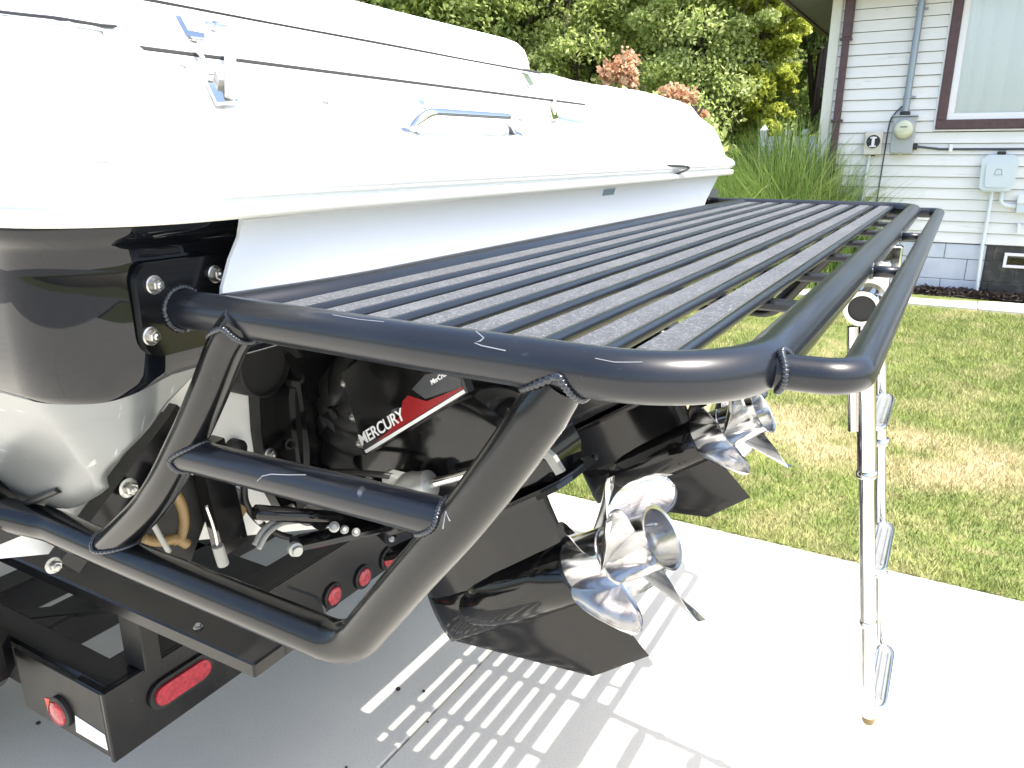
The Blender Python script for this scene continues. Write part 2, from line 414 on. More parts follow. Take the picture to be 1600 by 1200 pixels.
def bolt(parent, p, ax, r=.009, h=.010, washer=True, name='bolt'):
    b = MB()
    if washer: b.lathe(p, ax, [(0, r * 1.45), (.002, r * 1.5), (.0028, r * 1.3)], 18)
    b.lathe(Vector(p) + Vector(ax).normalized() * .0026, ax, [(0, r), (h * .8, r), (h, r * .82)], 6)
    b.lathe(Vector(p) + Vector(ax).normalized() * h, ax, [(0, r * .6), (h * .45, r * .55), (h * .6, r * .3)], 10)
    return b.build(name, M['bolt'], parent, smooth=True, sharp=30)
def copy_tree(o, parent=None):
    c = o.copy(); COL.objects.link(c)
    if parent is not None: c.parent = parent
    for ch in list(o.children): copy_tree(ch, c)
    return c
def smooth01(a, b, x):
    t = min(1, max(0, (x - a) / (b - a))); return t * t * (3 - 2 * t)

# ================================================================== SETTING
# ---- sheet of ground reaching the horizon
def gz(y): return 0.012 + 0.20 * min(1, max(0, (y - 3.05) / 4.8)) + (0.05 * min(1, max(0, (y - 7.85) / .8)))
mesh('ground', [(-900, -900, -.12), (900, -900, -.12), (900, 900, -.12), (-900, 900, -.12)], [(0, 1, 2, 3)], M['soil'], tag=(None, None, None, 'structure'))
vs = []; fs = []; xs = np.concatenate([[-200, -60, -25], np.arange(-14, 14.1, .25), [25, 60, 200]]); ys = np.concatenate([[3.02], np.arange(3.056, 9, .15), np.arange(9.5, 20, .8), [30, 60, 120, 300]])
for y in ys:
    for x in xs:
        vs.append((x, y, gz(y) + (0.012 * math.sin(x * 2.1 + y) * math.sin(y * 1.7) if y > 3.3 else 0) - (.05 if y < 3.03 else (.006 if y < 3.1 else 0))))
nx = len(xs)
for j in range(len(ys) - 1):
    for i in range(nx - 1): fs.append((j * nx + i, j * nx + i + 1, (j + 1) * nx + i + 1, (j + 1) * nx + i))
mesh('lawn', vs, fs, M['soil'], smooth=True, tag=(None, None, None, 'structure'))

# ---- concrete driveway: slabs with open joints
drive_base = MB().box((-13, -11, -.11), (11, 3.0, -.025)).build('driveway', M['joint'], tag=(None, None, None, 'structure'))
MB().box((-60, -70, -.11), (40, -11.02, -.004)).build('reflection_ground', M['reflection_ground'], tag=(None, None, None, 'structure'))  # unseen grey ground, added so the black hull mirrors no green lawn
MB().box((-60, -11, -.11), (-13.02, -2, -.006)).build('reflection_ground', M['reflection_ground'], tag=(None, None, None, 'structure'))  # second unseen sheet, added for the same grey hull reflection
xc = [-13, -10.3, -7.25, -4.2, -1.127, 1.93, 4.98, 8.03, 11]; yc = [-11, -7.9, -4.85, -1.8, 3.05]
for i in range(len(xc) - 1):
    for j in range(len(yc) - 1):
        gpx = .0035
        MB().bbox((xc[i] + gpx, yc[j] + gpx, -.03), (xc[i + 1] - gpx, yc[j + 1] - (gpx if j < 3 else 0), 0), .004).build('slab', M['concrete'], drive_base)

# ---- grass blades (nobody could count them)
def blade_field(name, n, x0, x1, y0, y1, hmin, hmax, w, mt, zfun, dens=None):
    x = rng.uniform(x0, x1, n); y = rng.uniform(y0, y1, n)
    if dens is not None:
        keep = dens(x, y); x = x[keep]; y = y[keep]; n = len(x)
    z = zfun(y); h = rng.uniform(hmin, hmax, n); a = rng.uniform(0, 2 * np.pi, n); l = rng.normal(0, .45, (n, 2)) * h[:, None]
    ww = w * rng.uniform(.6, 1.3, n)
    v = np.empty((n, 3, 3)); dx = np.cos(a) * ww; dy = np.sin(a) * ww
    v[:, 0] = np.stack([x - dx, y - dy, z], 1); v[:, 1] = np.stack([x + dx, y + dy, z], 1); v[:, 2] = np.stack([x + l[:, 0], y + l[:, 1], z + h], 1)
    me = bpy.data.meshes.new(name); me.vertices.add(n * 3); me.vertices.foreach_set('co', v.reshape(-1))
    me.loops.add(n * 3); me.loops.foreach_set('vertex_index', np.arange(n * 3, dtype=np.int32))
    me.polygons.add(n); me.polygons.foreach_set('loop_start', np.arange(0, n * 3, 3, dtype=np.int32)); me.polygons.foreach_set('loop_total', np.full(n, 3, dtype=np.int32))
    at = me.attributes.new('vary', 'FLOAT', 'FACE'); at.data.foreach_set('value', rng.random(n).astype(np.float32) ** 2)
    me.materials.append(mt); me.update(calc_edges=True)
    o = bpy.data.objects.new(name, me); COL.objects.link(o); settag(o, kind='stuff'); return o
gzv = np.vectorize(gz)
blade_field('grass', 330000, -3.2, 2.6, 3.04, 7.86, .014, .040, .0022, M['blade'], gzv, lambda x, y: (x > -2.6 + .0 * y))
blade_field('grass', 9000, -3.2, 2.6, 3.035, 3.12, .012, .034, .0022, M['blade'], gzv)
blade_field('grass', 40000, -9, -3.0, 3.04, 9.5, .03, .07, .004, M['blade'], gzv)

# ---- kerb strip of pale slabs in front of the house and the mulch bed behind it
walk = MB().box((-1.6, 7.92, .12), (6, 8.34, .215)).build('path', M['joint'], tag=(None, None, None, 'structure'))
for x0 in np.arange(-1.55, 5.5, .905):
    MB().bbox((x0 + .003, 7.9, .15), (x0 + .902, 8.36, .245), .006).build('slab', M['concrete'], walk)
vs = []; fs = []; xs = np.arange(-1.7, 5.2, .05); ys = np.linspace(8.35, 8.62, 6)
for y in ys:
    for x in xs: vs.append((x, y, .262 + .04 * smooth01(8.35, 8.5, y) + random.uniform(-.015, .015)))
for j in range(5):
    for i in range(len(xs) - 1): fs.append((j * len(xs) + i, j * len(xs) + i + 1, (j + 1) * len(xs) + i + 1, (j + 1) * len(xs) + i))
mesh('mulch_bed', vs, fs, M['mulch'], tag=(None, None, None, 'structure'))
b = MB()
for k in range(2600):
    p = Vector((random.uniform(-1.6, 3), random.uniform(8.34, 8.58), random.uniform(.285, .318))); q = Matrix.Rotation(random.uniform(0, 6.3), 3, 'Z') @ Matrix.Rotation(random.uniform(-.6, .6), 3, 'Y')
    s = (random.uniform(.01, .035), random.uniform(.003, .008)); b.add([p + q @ Vector(c) for c in ((-s[0], -s[1], 0), (s[0], -s[1], 0), (s[0], s[1], .004), (-s[0], s[1], .004))], [(0, 1, 2, 3)])
b.build('mulch_chips', M['mulch'], tag=(None, None, None, 'stuff'))

# ================================================================== HOUSE
WY = 8.6
house = thing('house', (-1.3, WY, .3), 'white clapboard house with brown trimmed window at the right edge of the picture', 'house')
HX0, HX1 = -1.30, 5.0
MB().box((HX0 + .02, WY + .012, .1), (HX1, 15, 3.1)).build('wall', M['joint'], house)  # dark colour behind the board gaps paints their shadow lines
WX0, WZ0 = -.33, 1.76      # outer lower-left corner of the window trim
z = .735; k = 0
while z < 3.05:
    t = min(z + .1016, 3.06)
    b = MB(); x1 = WX0 + .002 if t > WZ0 + .02 else HX1
    x0 = HX0 + .05
    b.prism([(x0, WY, z + .0065), (x0, WY - .020, z + .0045), (x0, WY - .020, z + .012), (x0, WY - .006, t - .0005), (x0, WY, t - .0005)], (x1 - x0, 0, 0))
    b.build('siding_board', M['siding'], house)
    z = t; k += 1
MB().bbox((HX0 - .045, WY - .026, .70), (HX0 + .052, WY + .06, 3.1), .006).build('corner_post', M['post'], house)
# side wall boards (seen edge-on) and soffit planks of the overhang
for i in range(46):
    y0 = WY - .35 + i * .105
    MB().box((HX0 - .46, y0 + .004, 3.0), (HX0 - .046 if y0 > WY - .03 else HX1, y0 + .101, 3.012)).build('soffit_plank', M['soffit'], house)
MB().box((HX0 - .50, WY - .38, 2.985), (HX0 - .462, 14, 3.15)).build('fascia', M['brown'], house)
MB().box((HX0 - .46, WY - .38, 3.014), (HX1, 14.2, 3.15)).build('roof', M['soffit'], house)
# foundation blocks
b = MB().box((HX0 + .02, WY + .0, .1), (HX1, WY + .011, .735)); b.build('foundation', M['joint'], house)
for r, (z0, z1) in enumerate([(.245, .385), (.39, .585), (.59, .728)]):
    x = HX0 + .03 + (-.2 if r % 2 else 0)
    while x < 3.4:
        xa = max(x, HX0 + .03); xb = x + .395
        if xa < .27 < xb: 
            MB().bbox((xa, WY - .008 - random.uniform(0, .002), z0), (.268, WY - .0005, z1), .005).build('foundation_block', M['block'], house)
            MB().bbox((.274, WY - .012 - random.uniform(0, .004), z0), (xb, WY - .0005, z1), .005).build('foundation_block', M['block_dark'], house)
        else:
            MB().bbox((xa, WY - .008 - random.uniform(0, .003), z0), (xb, WY - .0005, z1), .005).build('foundation_block', M['block'] if xb < .28 else M['block_dark'], house)
        x += .4
# main window
def rect_frame(x0, x1, z0, z1, w, y0, y1):
    b = MB()
    b.bbox((x0, y0, z0), (x1, y1, z0 + w), .004); b.bbox((x0, y0, z1 - w), (x1, y1, z1), .004)
    b.bbox((x0, y0 + .0004, z0 + w - .001), (x0 + w, y1, z1 - w + .001), .004); b.bbox((x1 - w, y0 + .0004, z0 + w - .001), (x1, y1, z1 - w + .001), .004)
    return b
win = rect_frame(WX0 + .018, 1.98, WZ0 + .02, 3.6, .080, WY - .055, WY + .011).build('window_frame', M['brown'], house)
rect_frame(WX0, 2.0, WZ0, 3.62, .017, WY - .035, WY + .010).build('casing', M['white_trim'], win)
rect_frame(WX0 + .097, 1.9, WZ0 + .099, 3.5, .058, WY - .038, WY + .011).build('sash', M['white_trim'], win)
MB().box((WX0 + .150, WY - .030, WZ0 + .152), (1.845, WY - .026, 3.446)).build('pane', M['glass'], win)
vs = []; fs = []; n = 260
for i in range(n):
    x = WX0 + .125 + i * (1.75 / n); yy = WY + .008 - 0.026 * abs(math.sin(i * .16 + .9 * math.sin(i * .05))) ** .7
    vs += [(x, yy, WZ0 + .12), (x + .008 * math.sin(i * .1), yy, 3.46)]
for i in range(n - 1): fs.append((2 * i, 2 * i + 2, 2 * i + 3, 2 * i + 1))
mesh('curtain', vs, fs, M['curtain'], win, smooth=True)
# basement window
bw = rect_frame(.42, 1.1, .535, .672, .026, WY - .045, WY - .0135).build('basement_window', M['white_trim'], house)
MB().box((.445, WY - .030, .56), (1.075, WY - .027, .648)).build('pane', M['glass'], bw)
MB().box((.445, WY - .020, .56), (1.075, WY - .014, .648)).build('blind', M['mulch'], bw)
# downspout with brackets
dsx = [ony(1336, 0, WY - .06), ony(1328, 42, WY - .06), ony(1322, 52, WY - .06), ony(1307, 232, WY - .06)]
ds = MB()
p = [Vector((dsx[0].x, WY - .055, 3.05)), Vector((dsx[1].x + .02, WY - .055, dsx[1].z)), Vector((dsx[1].x + .01, WY - .055, 2.60)), Vector((-1.18, WY - .055, .42))]
ds.bbox((-1.215, WY - .085, .45), (-1.150, WY - .028, 2.68), .008)
dsp = ds.build('downspout', M['brown'], house)
MB().bbox((-1.222, WY - .092, 2.62), (-1.135, WY - .020, 3.0), .012).build('downspout_elbow', M['brown'], dsp)
for zz in (2.60, 1.86, 1.1):
    MB().bbox((-1.236, WY - .091, zz), (-1.128, WY - .02, zz + .022), .003).build('strap', M['brown'], dsp)

# ---- service equipment on the wall
em = thing('electric_meter', (-.574, WY, 1.60), 'round glass dial electric meter on a grey box at the foot of the steel conduit', 'electric meter')
mx_, mz = -.574, 1.735
MB().bbox((mx_ - .098, WY - .115, mz - .175), (mx_ + .098, WY - .016, mz + .16), .008).build('meter_box', M['meter'], em)
MB().bbox((mx_ - .108, WY - .13, mz + .161), (mx_ + .108, WY - .016, mz + .172), .003).build('lid', M['meter'], em)
MB().lathe((mx_ + .005, WY - .115, mz + .045), (0, -1, 0), [(0, .094), (.016, .094), (.022, .088)], 36).build('dial_ring', M['meter'], em, smooth=True, sharp=40)
MB().lathe((mx_ + .005, WY - .137, mz + .045), (0, -1, 0), [(0, .082), (.05, .081), (.066, .070), (.072, .05), (.074, .01)], 36).build('dial_glass', M['dial'], em, smooth=True, sharp=50)
MB().box((mx_ - .025, WY - .2130, mz + .06), (mx_ + .035, WY - .2100, mz + .068)).build('dial_mark', M['dark'], em)
cx = -.583
MB().sweep([(cx + .012, WY - .062, 3.04), (cx, WY - .062, mz + .17)], .031, 20).build('conduit', M['conduit'], em, smooth=True, sharp=50)
for zz in (2.82, 2.06): MB().lathe((cx + .005, WY - .062, zz), (0, 0, 1), [(0, .038), (.022, .038)], 20).box((cx + .03, WY - .03, zz + .002), (cx + .07, WY - .012, zz + .02)).build('conduit_strap', M['conduit'], em)
MB().lathe((cx, WY - .062, mz + .172), (0, 0, 1), [(0, .045), (.03, .045), (.036, .036)], 20).build('conduit_hub', M['dark'], em)
MB().box((mx_ - .01, WY - .085, mz - .21), (mx_ + .008, WY - .07, mz - .172)).build('seal_tag', M['meter_tan'], em)
tube('grounding_cable', spline([Vector((cx - .03, WY - .04, mz + .26)), (mx_ - .10, WY - .03, mz + .19), (mx_ - .135, WY - .025, mz + .1), (mx_ - .145, WY - .025, mz - .2), (mx_ - .155, WY - .028, 1.1), (mx_ - .16, WY - .03, .4)], 8), .0065, M['cable'], em, 8)
tube('service_cable', spline([(mx_ + .095, WY - .06, mz - .11), (mx_ + .16, WY - .04, mz - .115), (mx_ + .3, WY - .03, mz - .13), (mx_ + .42, WY - .026, mz - .135), (mx_ + 1.4, WY - .026, mz - .135)], 8), .011, M['cable'], em, 10)
MB().bbox((mx_ + .1, WY - .09, mz - .14), (mx_ + .135, WY - .03, mz - .08), .005).build('cable_gland', M['dark'], em)
MB().bbox((mx_ + .40, WY - .045, mz - .16), (mx_ + .432, WY - .012, mz - .09), .004).build('cable_clip', M['white_trim'], em)
ms = thing('meter_socket', (-.82, WY, 1.6), 'small beige socket box with an open black round face left of the meter', 'socket box')
sx_, sz_ = -.826, 1.665
MB().bbox((sx_ - .082, WY - .085, sz_ - .115), (sx_ + .082, WY - .016, sz_ + .105), .008).build('socket_case', M['meter_tan'], ms)
MB().lathe((sx_, WY - .085, sz_ + .005), (0, -1, 0), [(0, .074), (.008, .072), (.010, .066), (.004, .062)], 32, caps=False).build('rim', M['meter_tan'], ms, smooth=True)
MB().lathe((sx_, WY - .0855, sz_ + .005), (0, -1, 0), [(0, .064), (.004, .063)], 32).build('socket_face', M['dark'], ms)
b = MB().bbox((sx_ - .013, WY - .103, sz_ - .042), (sx_ + .013, WY - .09, sz_ + .052), .003); b.bbox((sx_ - .03, WY - .1, sz_ + .035), (sx_ + .03, WY - .0905, sz_ + .05), .003); b.bbox((sx_ - .03, WY - .1, sz_ - .045), (sx_ + .03, WY - .0905, sz_ - .03), .003)
b.build('terminal', M['white_trim'], ms)
tube('pipe', [(sx_ - .02, WY - .04, sz_ - .12), (sx_ - .035, WY - .04, 1.30), (sx_ - .04, WY - .04, .4)], .014, M['pvc'], ms, 12)
MB().lathe((sx_ + .01, WY - .05, sz_ - .13), (0, 0, 1), [(0, .015), (.018, .02)], 12).build('plug', M['dark'], ms)
ub = thing('utility_box', (.25, WY, 1.2), 'pale blue rounded plastic phone box below the right end of the window', 'utility box')
ux, uz = .255, 1.385
def rrect(cx_, cz_, hw, hh, r, y, taper=0, n=6):
    out = []
    for sx, sz, a0 in ((1, -1, -90), (1, 1, 0), (-1, 1, 90), (-1, -1, 180)):
        for k in range(n + 1):
            a = math.radians(a0 + 90 * k / n)
            xx = sx * (hw - r) + math.cos(a) * r; zz = sz * (hh - r) + math.sin(a) * r
            out.append(Vector((cx_ + xx * (1 + taper * zz / hh), y, cz_ + zz)))
    return out
MB().prism(rrect(ux, uz, .125, .165, .04, WY - .015, .06), (0, -.075, 0)).build('back_box', M['box_blue'], ub, smooth=True, sharp=40)
MB().prism(rrect(ux, uz, .140, .150, .045, WY - .092, .05), (0, -.016, 0)).build('door', M['box_blue'], ub, smooth=True, sharp=40)
MB().prism(rrect(ux, uz - .01, .10, .11, .03, WY - .110, .05), (0, -.010, 0)).build('door_panel', M['box_blue'], ub, smooth=True, sharp=40)
bm_ = MB()
for a, c in (((-.03, 0), (-.02, .05)), ((-.02, .05), (.02, .05)), ((.02, .05), (.03, 0)), ((-.035, 0), (.035, 0))):
    bm_.sweep([(ux + a[0], WY - .1215, uz - .01 + a[1]), (ux + c[0], WY - .1215, uz - .01 + c[1])], .0025, 6)
bm_.build('embossed_bell', M['meter'], ub)
MB().bbox((ux - .035, WY - .09, uz + .166), (ux + .035, WY - .03, uz + .195), .008).build('cable_boot', M['dark'], ub)
tube('riser_pipe', [(ux - .02, WY - .05, uz - .165), (ux - .025, WY - .05, .75), (ux - .01, WY - .06, .30)], .016, M['pvc'], ub, 14)
tube('bent_pipe', fillet([(ux + .06, WY - .05, uz - .16), (ux + .06, WY - .05, 1.10), (ux + .19, WY - .05, 1.10)], .06, 8), .018, M['pvc'], ub, 12)
jb = thing('junction_box', (.5, WY, 1.1), 'small pale metal junction box cut by the right edge, right of the phone box', 'junction box')
MB().bbox((.443, WY - .09, 1.04), (.57, WY - .016, 1.20), .006).build('box_body', M['box_blue'], jb)
MB().bbox((.438, WY - .10, 1.125), (.575, WY - .088, 1.205), .004).build('cover', M['pvc'], jb)
hb = thing('hose_bib', (.5, WY, .93), 'little pale pipe stub on the siding below the junction box', 'pipe stub')
MB().sweep(fillet([(.49, WY - .012, .93), (.49, WY - .06, .93), (.49, WY - .06, .86)], .02, 5), .016, 10).build('stub', M['pvc'], hb, smooth=True, sharp=50)
# vent pipe at the foundation left, white
vp = thing('drain_pipe', (-.32, WY, .3), 'thin white drain pipe running down the block foundation under the siding', 'pipe')
tube('pipe', [(-.305, WY - .035, .74), (-.330, WY - .04, .28)], .014, M['pvc'], vp, 12)

# ================================================================== PLANTS AND FAR THINGS
def leafmesh(name, P, size, m, parent=None, asp=.55, tag=None, up=.0, loc=None):
    """leaf-sized quads (folded diamonds) at points P"""
    n = len(P); a = rng.normal(size=(n, 3)); a /= np.linalg.norm(a, axis=1)[:, None]
    nn = rng.normal(size=(n, 3)); nn[:, 2] = np.abs(nn[:, 2]) + up
    b_ = np.cross(nn, a); b_ /= np.linalg.norm(b_, axis=1)[:, None]
    s = size * rng.uniform(.6, 1.35, n)[:, None]
    v = np.empty((n, 4, 3)); v[:, 0] = P - a * s; v[:, 1] = P + b_ * s * asp; v[:, 2] = P + a * s; v[:, 3] = P - b_ * s * asp
    off = np.array(origin(parent)) if parent is not None else np.zeros(3)
    if loc is not None: off = np.array(loc)
    v -= off
    me = bpy.data.meshes.new(name); me.vertices.add(n * 4); me.vertices.foreach_set('co', v.reshape(-1))
    me.loops.add(n * 4); me.loops.foreach_set('vertex_index', np.arange(n * 4, dtype=np.int32))
    me.polygons.add(n); me.polygons.foreach_set('loop_start', np.arange(0, n * 4, 4, dtype=np.int32)); me.polygons.foreach_set('loop_total', np.full(n, 4, dtype=np.int32))
    at = me.attributes.new('vary', 'FLOAT', 'FACE'); at.data.foreach_set('value', (rng.random(n) ** 1.6).astype(np.float32))
    me.materials.append(m); me.update(calc_edges=True)
    o = bpy.data.objects.new(name, me); COL.objects.link(o)
    if parent is not None: o.parent = parent
    if loc is not None: o.location = loc
    if tag: settag(o, *tag)
    return o
def crown_points(c, R, n, clumps, cr):
    """points gathered in clumps that sit through an uneven crown"""
    c = np.array(c); R = np.array(R)
    d = rng.normal(size=(clumps, 3)); d /= np.linalg.norm(d, axis=1)[:, None]
    rad = rng.random(clumps) ** .38
    cc = c + d * rad[:, None] * R * rng.uniform(.8, 1.12, clumps)[:, None]
    k = rng.integers(0, clumps, n); dd = rng.normal(size=(n, 3)); dd /= np.linalg.norm(dd, axis=1)[:, None]
    rr = cr * rng.uniform(.5, 1.3, clumps)
    p = cc[k] + dd * (rng.random(n) ** .45)[:, None] * rr[k][:, None] * np.array([1, 1, .62]); return p, cc
def tree(x, y, h, R, n, leaf, m, label, base=.25, low=.25, clumps=150, cr=.55):
    t = thing('tree', (x, y, base), label, 'tree', 'trees behind the house and the boat')
    zc = base + low * h + (h - low * h) / 2
    P, cc = crown_points((x, y, zc), (R, R * .9, (h - low * h) / 2), n, clumps, cr)
    b = MB(); top = Vector((x + random.uniform(-.3, .3), y, base + h * .8))
    trunk = spline([(x, y, base - .1), (x + random.uniform(-.1, .1), y, base + h * .3), top], 6)
    N = len(trunk); r0 = .045 * h ** .9 * .5
    b.sweep(trunk, [r0 * (1 - .8 * i / (N - 1)) for i in range(N)], 10)
    for k in range(16):
        i = int(N * random.uniform(.35, .95)); p0 = trunk[min(i, N - 1)]; q = Vector(cc[random.randrange(len(cc))])
        mid = (p0 + q) / 2 + Vector((0, 0, -.15)); l = spline([p0, mid, q], 4)
        b.sweep(l, [r0 * .35 * (1 - .8 * j / (len(l) - 1)) for j in range(len(l))], 6)
    b.build('trunk', M['bark'], t, smooth=True)
    leafmesh('crown', P, leaf, m, t)
    return t
def at(px, dist, z=.25):
    d = _ray(px, 240); t = dist / math.hypot(d[0], d[1]); return t * d[0], t * d[1]
TREES = [  # px, distance, height, radius, leaves, leaf, material, low, label
    (560, 17, 8.5, 2.4, 16000, .075, 'leaf_dark', .05, 'dark leafy tree standing leftmost, just above the top of the white hatch cushion'),
    (690, 15.5, 8.0, 2.1, 17000, .07, 'leaf_dark', .05, 'dark green tree under the overhead wire, second from the left'),
    (790, 17.5, 9.0, 2.3, 20000, .07, 'leaf', .04, 'mid green tree above the rounded right end of the hatch cushion'),
    (900, 15, 7.5, 1.9, 22000, .06, 'leaf', .03, 'sunlit green tree behind the taller tan flower heads'),
    (1000, 17, 8.5, 2.1, 22000, .065, 'leaf', .03, 'broad green tree right of the taller tan flower heads'),
    (1085, 14.5, 6.6, 1.6, 20000, .055, 'leaf', .02, 'green tree directly behind the lower tan flower heads'),
    (1150, 17.5, 9.5, 1.5, 15000, .065, 'leaf_dark', .03, 'dusky green tree behind the narrow bright yellow green one'),
    (1190, 14.2, 5.6, .62, 9000, .055, 'leaf_yellow', .12, 'narrow bright yellow green tree left of the house eave'),
    (1262, 16, 9.5, 1.5, 20000, .065, 'leaf_dark', .03, 'dark green tree right behind the house corner and white fence'),
    (1330, 19, 10, 2.0, 12000, .07, 'leaf', .05, 'green tree mostly hidden by the house eave'),
]
for i, (px, dist, h, R, n, lf, mt, low, lab) in enumerate(TREES):
    x, y = at(px, dist); tree(x, y, h, R, int(n * 3.2), lf * .72, M[mt], lab, .25, low, 170, R * .27)
# far wood closing the view behind the single trees
P = []
for px in np.arange(380, 1500, 14):
    x, y = at(px, random.uniform(22, 27)); P.append(crown_points((x, y, 4.3 + random.uniform(-.6, .8)), (1.7, 1.6, 4.6), 900, 30, .7)[0])
leafmesh('far_wood', np.concatenate(P), .13, M['leaf_dark'], tag=(None, None, None, 'stuff'))

# shrubs with tan flower heads showing over the boat
def bloom_shrub(px, py, dist, hw, hh, label, spikes):
    d = _ray(px, py); t = dist / math.hypot(d[0], d[1]); p = Vector((t * d[0], t * d[1], CAM_H + t * d[2]))
    s = thing('flowering_shrub', (p.x, p.y, .25), label, 'shrub', 'shrubs with tan flower heads behind the boat')
    Pb = []
    for (ox, oz, rx, rz, n) in spikes:
        q = rng.normal(size=(n, 3)) * np.array([rx, rx, rz]) * .5; Pb.append(q + np.array([p.x + ox * CR[0], p.y + ox * CR[1], p.z + oz]))
    Pb = np.concatenate(Pb); leafmesh('flower_heads', Pb, .028, M['bloom'], s, asp=.75)
    Pl, cc = crown_points((p.x, p.y, p.z - hh * .95), (hw * 1.3, hw * 1.1, hh * .7), 2600, 30, .16)
    leafmesh('leaves', Pl, .045, M['leaf'], s)
    b = MB()
    for k in range(9):
        b.sweep(spline([(p.x + random.uniform(-.05, .05), p.y, .2), (p.x + random.uniform(-.2, .2), p.y + random.uniform(-.1, .1), (p.z) * .55), (p.x + random.uniform(-hw, hw) * .8, p.y, p.z - .1)], 4), .012, 6)
    b.build('stems', M['bark'], s)
bloom_shrub(968, 118, 7.6, .35, .5, 'shrub with the taller pair of tan flower heads rising above the white deck', [(-.10, .02, .07, .08, 300), (.06, .03, .10, .17, 520), (.10, -.12, .05, .10, 220)])
bloom_shrub(1060, 148, 7.6, .35, .5, 'shrub with the lower wide tan flower head above the white deck corner', [(-.05, .0, .10, .07, 380), (.07, -.03, .08, .06, 320), (.22, -.19, .05, .05, 120)])

# ornamental grass clumps at the corner of the house
def reed_clump(x, y, h, spread, n, label):
    V = []; S = 6
    base = np.stack([x + rng.normal(0, .13, n), y + rng.normal(0, .12, n)], 1)
    ang = rng.uniform(0, 2 * np.pi, n); le = rng.random(n) ** .8 * spread; hh = h * rng.uniform(.55, 1.08, n) * (1 - .25 * le / spread)
    w = rng.uniform(.004, .0085, n); f = []; vv = []; idx = 0
    droop = rng.uniform(.0, .55, n)
    for s in range(S + 1):
        t = s / S; r = le * t ** 1.9; zz = hh * (t * (1 + droop * .5) - droop * .55 * t ** 3)
        px_ = base[:, 0] + np.cos(ang) * r; py_ = base[:, 1] + np.sin(ang) * r
        ww = w * (1 - t ** 2.2) + .0004
        sx = -np.sin(ang + .9) * ww; sy = np.cos(ang + .9) * ww
        vv.append(np.stack([np.stack([px_ - sx, py_ - sy, .25 + zz], 1), np.stack([px_ + sx, py_ + sy, .25 + zz], 1)], 1))
    A = np.stack(vv, 1)   # n,S+1,2,3
    loc = np.array([x, y, .25]); A = A - loc
    i0 = np.arange(n)[:, None] * (S + 1) * 2 + np.arange(S)[None, :] * 2
    F = np.stack([i0, i0 + 1, i0 + 3, i0 + 2], -1).reshape(-1)
    me = bpy.data.meshes.new('blades'); me.vertices.add(n * (S + 1) * 2); me.vertices.foreach_set('co', A.reshape(-1))
    nf = n * S; me.loops.add(nf * 4); me.loops.foreach_set('vertex_index', F.astype(np.int32)); me.polygons.add(nf)
    me.polygons.foreach_set('loop_start', np.arange(0, nf * 4, 4, dtype=np.int32)); me.polygons.foreach_set('loop_total', np.full(nf, 4, dtype=np.int32))
    a_ = me.attributes.new('vary', 'FLOAT', 'FACE'); a_.data.foreach_set('value', np.repeat(rng.random(n) ** 1.5, S).astype(np.float32))
    me.materials.append(M['reed']); me.update(calc_edges=True)
    o = bpy.data.objects.new('ornamental_grass', me); COL.objects.link(o); o.location = loc
    settag(o, label, 'ornamental grass', 'ornamental grass clumps by the house corner')
for (px, d, h, sp, n, lab) in [(1135, 8.2, 1.25, .85, 1100, 'lowest clump of tall green grass, nearest the white boat deck corner'),
                               (1190, 8.8, 1.62, .95, 1700, 'bushy clump of bright green ornamental grass in front of the white fence'),
                               (1235, 8.5, 1.72, .95, 1700, 'tallest clump of ornamental grass, overlapping the white fence pickets'),
                               (1295, 8.6, 1.42, .75, 1300, 'clump of ornamental grass at the foot of the brown downspout'),
                               (1340, 8.65, 1.1, .6, 700, 'rightmost loose clump of grass blades against the white siding')]:
    x, y = at(px, d); reed_clump(x, y, h, sp, n, lab)

# white picket fence beyond the grass
pf = thing('picket_fence', (-2.4, 11, .3), 'white picket fence with rounded tops between the tall grass and the house corner', 'fence')
for i in range(8):
    x = -2.35 + i * .105
    MB().prism([(x, 11, .35), (x + .075, 11, .35), (x + .075, 11, 1.73), (x + .066, 11, 1.77), (x + .0375, 11, 1.785), (x + .009, 11, 1.77), (x, 11, 1.73)], (0, .02, 0)).build('picket', M['fence'], pf)
    if i in (2, 4): MB().lathe((x + .0375, 11.01, 1.785), (0, 0, 1), [(0, .03), (.02, .045), (.05, .05), (.075, .03), (.08, .004)], 12).build('finial', M['fence'], pf, smooth=True)
for zz in (.6, 1.6): MB().box((-2.4, 11.021, zz), (-1.32, 11.06, zz + .08)).build('rail', M['fence'], pf)
MB().bbox((-2.46, 10.97, .3), (-2.37, 11.06, 1.84), .006).lathe((-2.415, 11.015, 1.84), (0, 0, 1), [(0, .06), (.02, .06), (.05, .03), (.09, .004)], 12).build('post', M['fence'], pf)

# overhead service wire
d0 = at(700, 13); d1 = at(1010, 16)
pw = MB().sweep(spline([(d0[0] - 1.5, d0[1], CAM_H + 3.95), (d0[0], d0[1], CAM_H + 3.42), ((d0[0] + d1[0]) / 2, (d0[1] + d1[1]) / 2, CAM_H + 2.98), (d1[0], d1[1], CAM_H + 2.55)], 8), .012, 8)
pw.build('overhead_wire', M['wire'], tag=('thin pale overhead service wire crossing in front of the left trees', 'wire'))

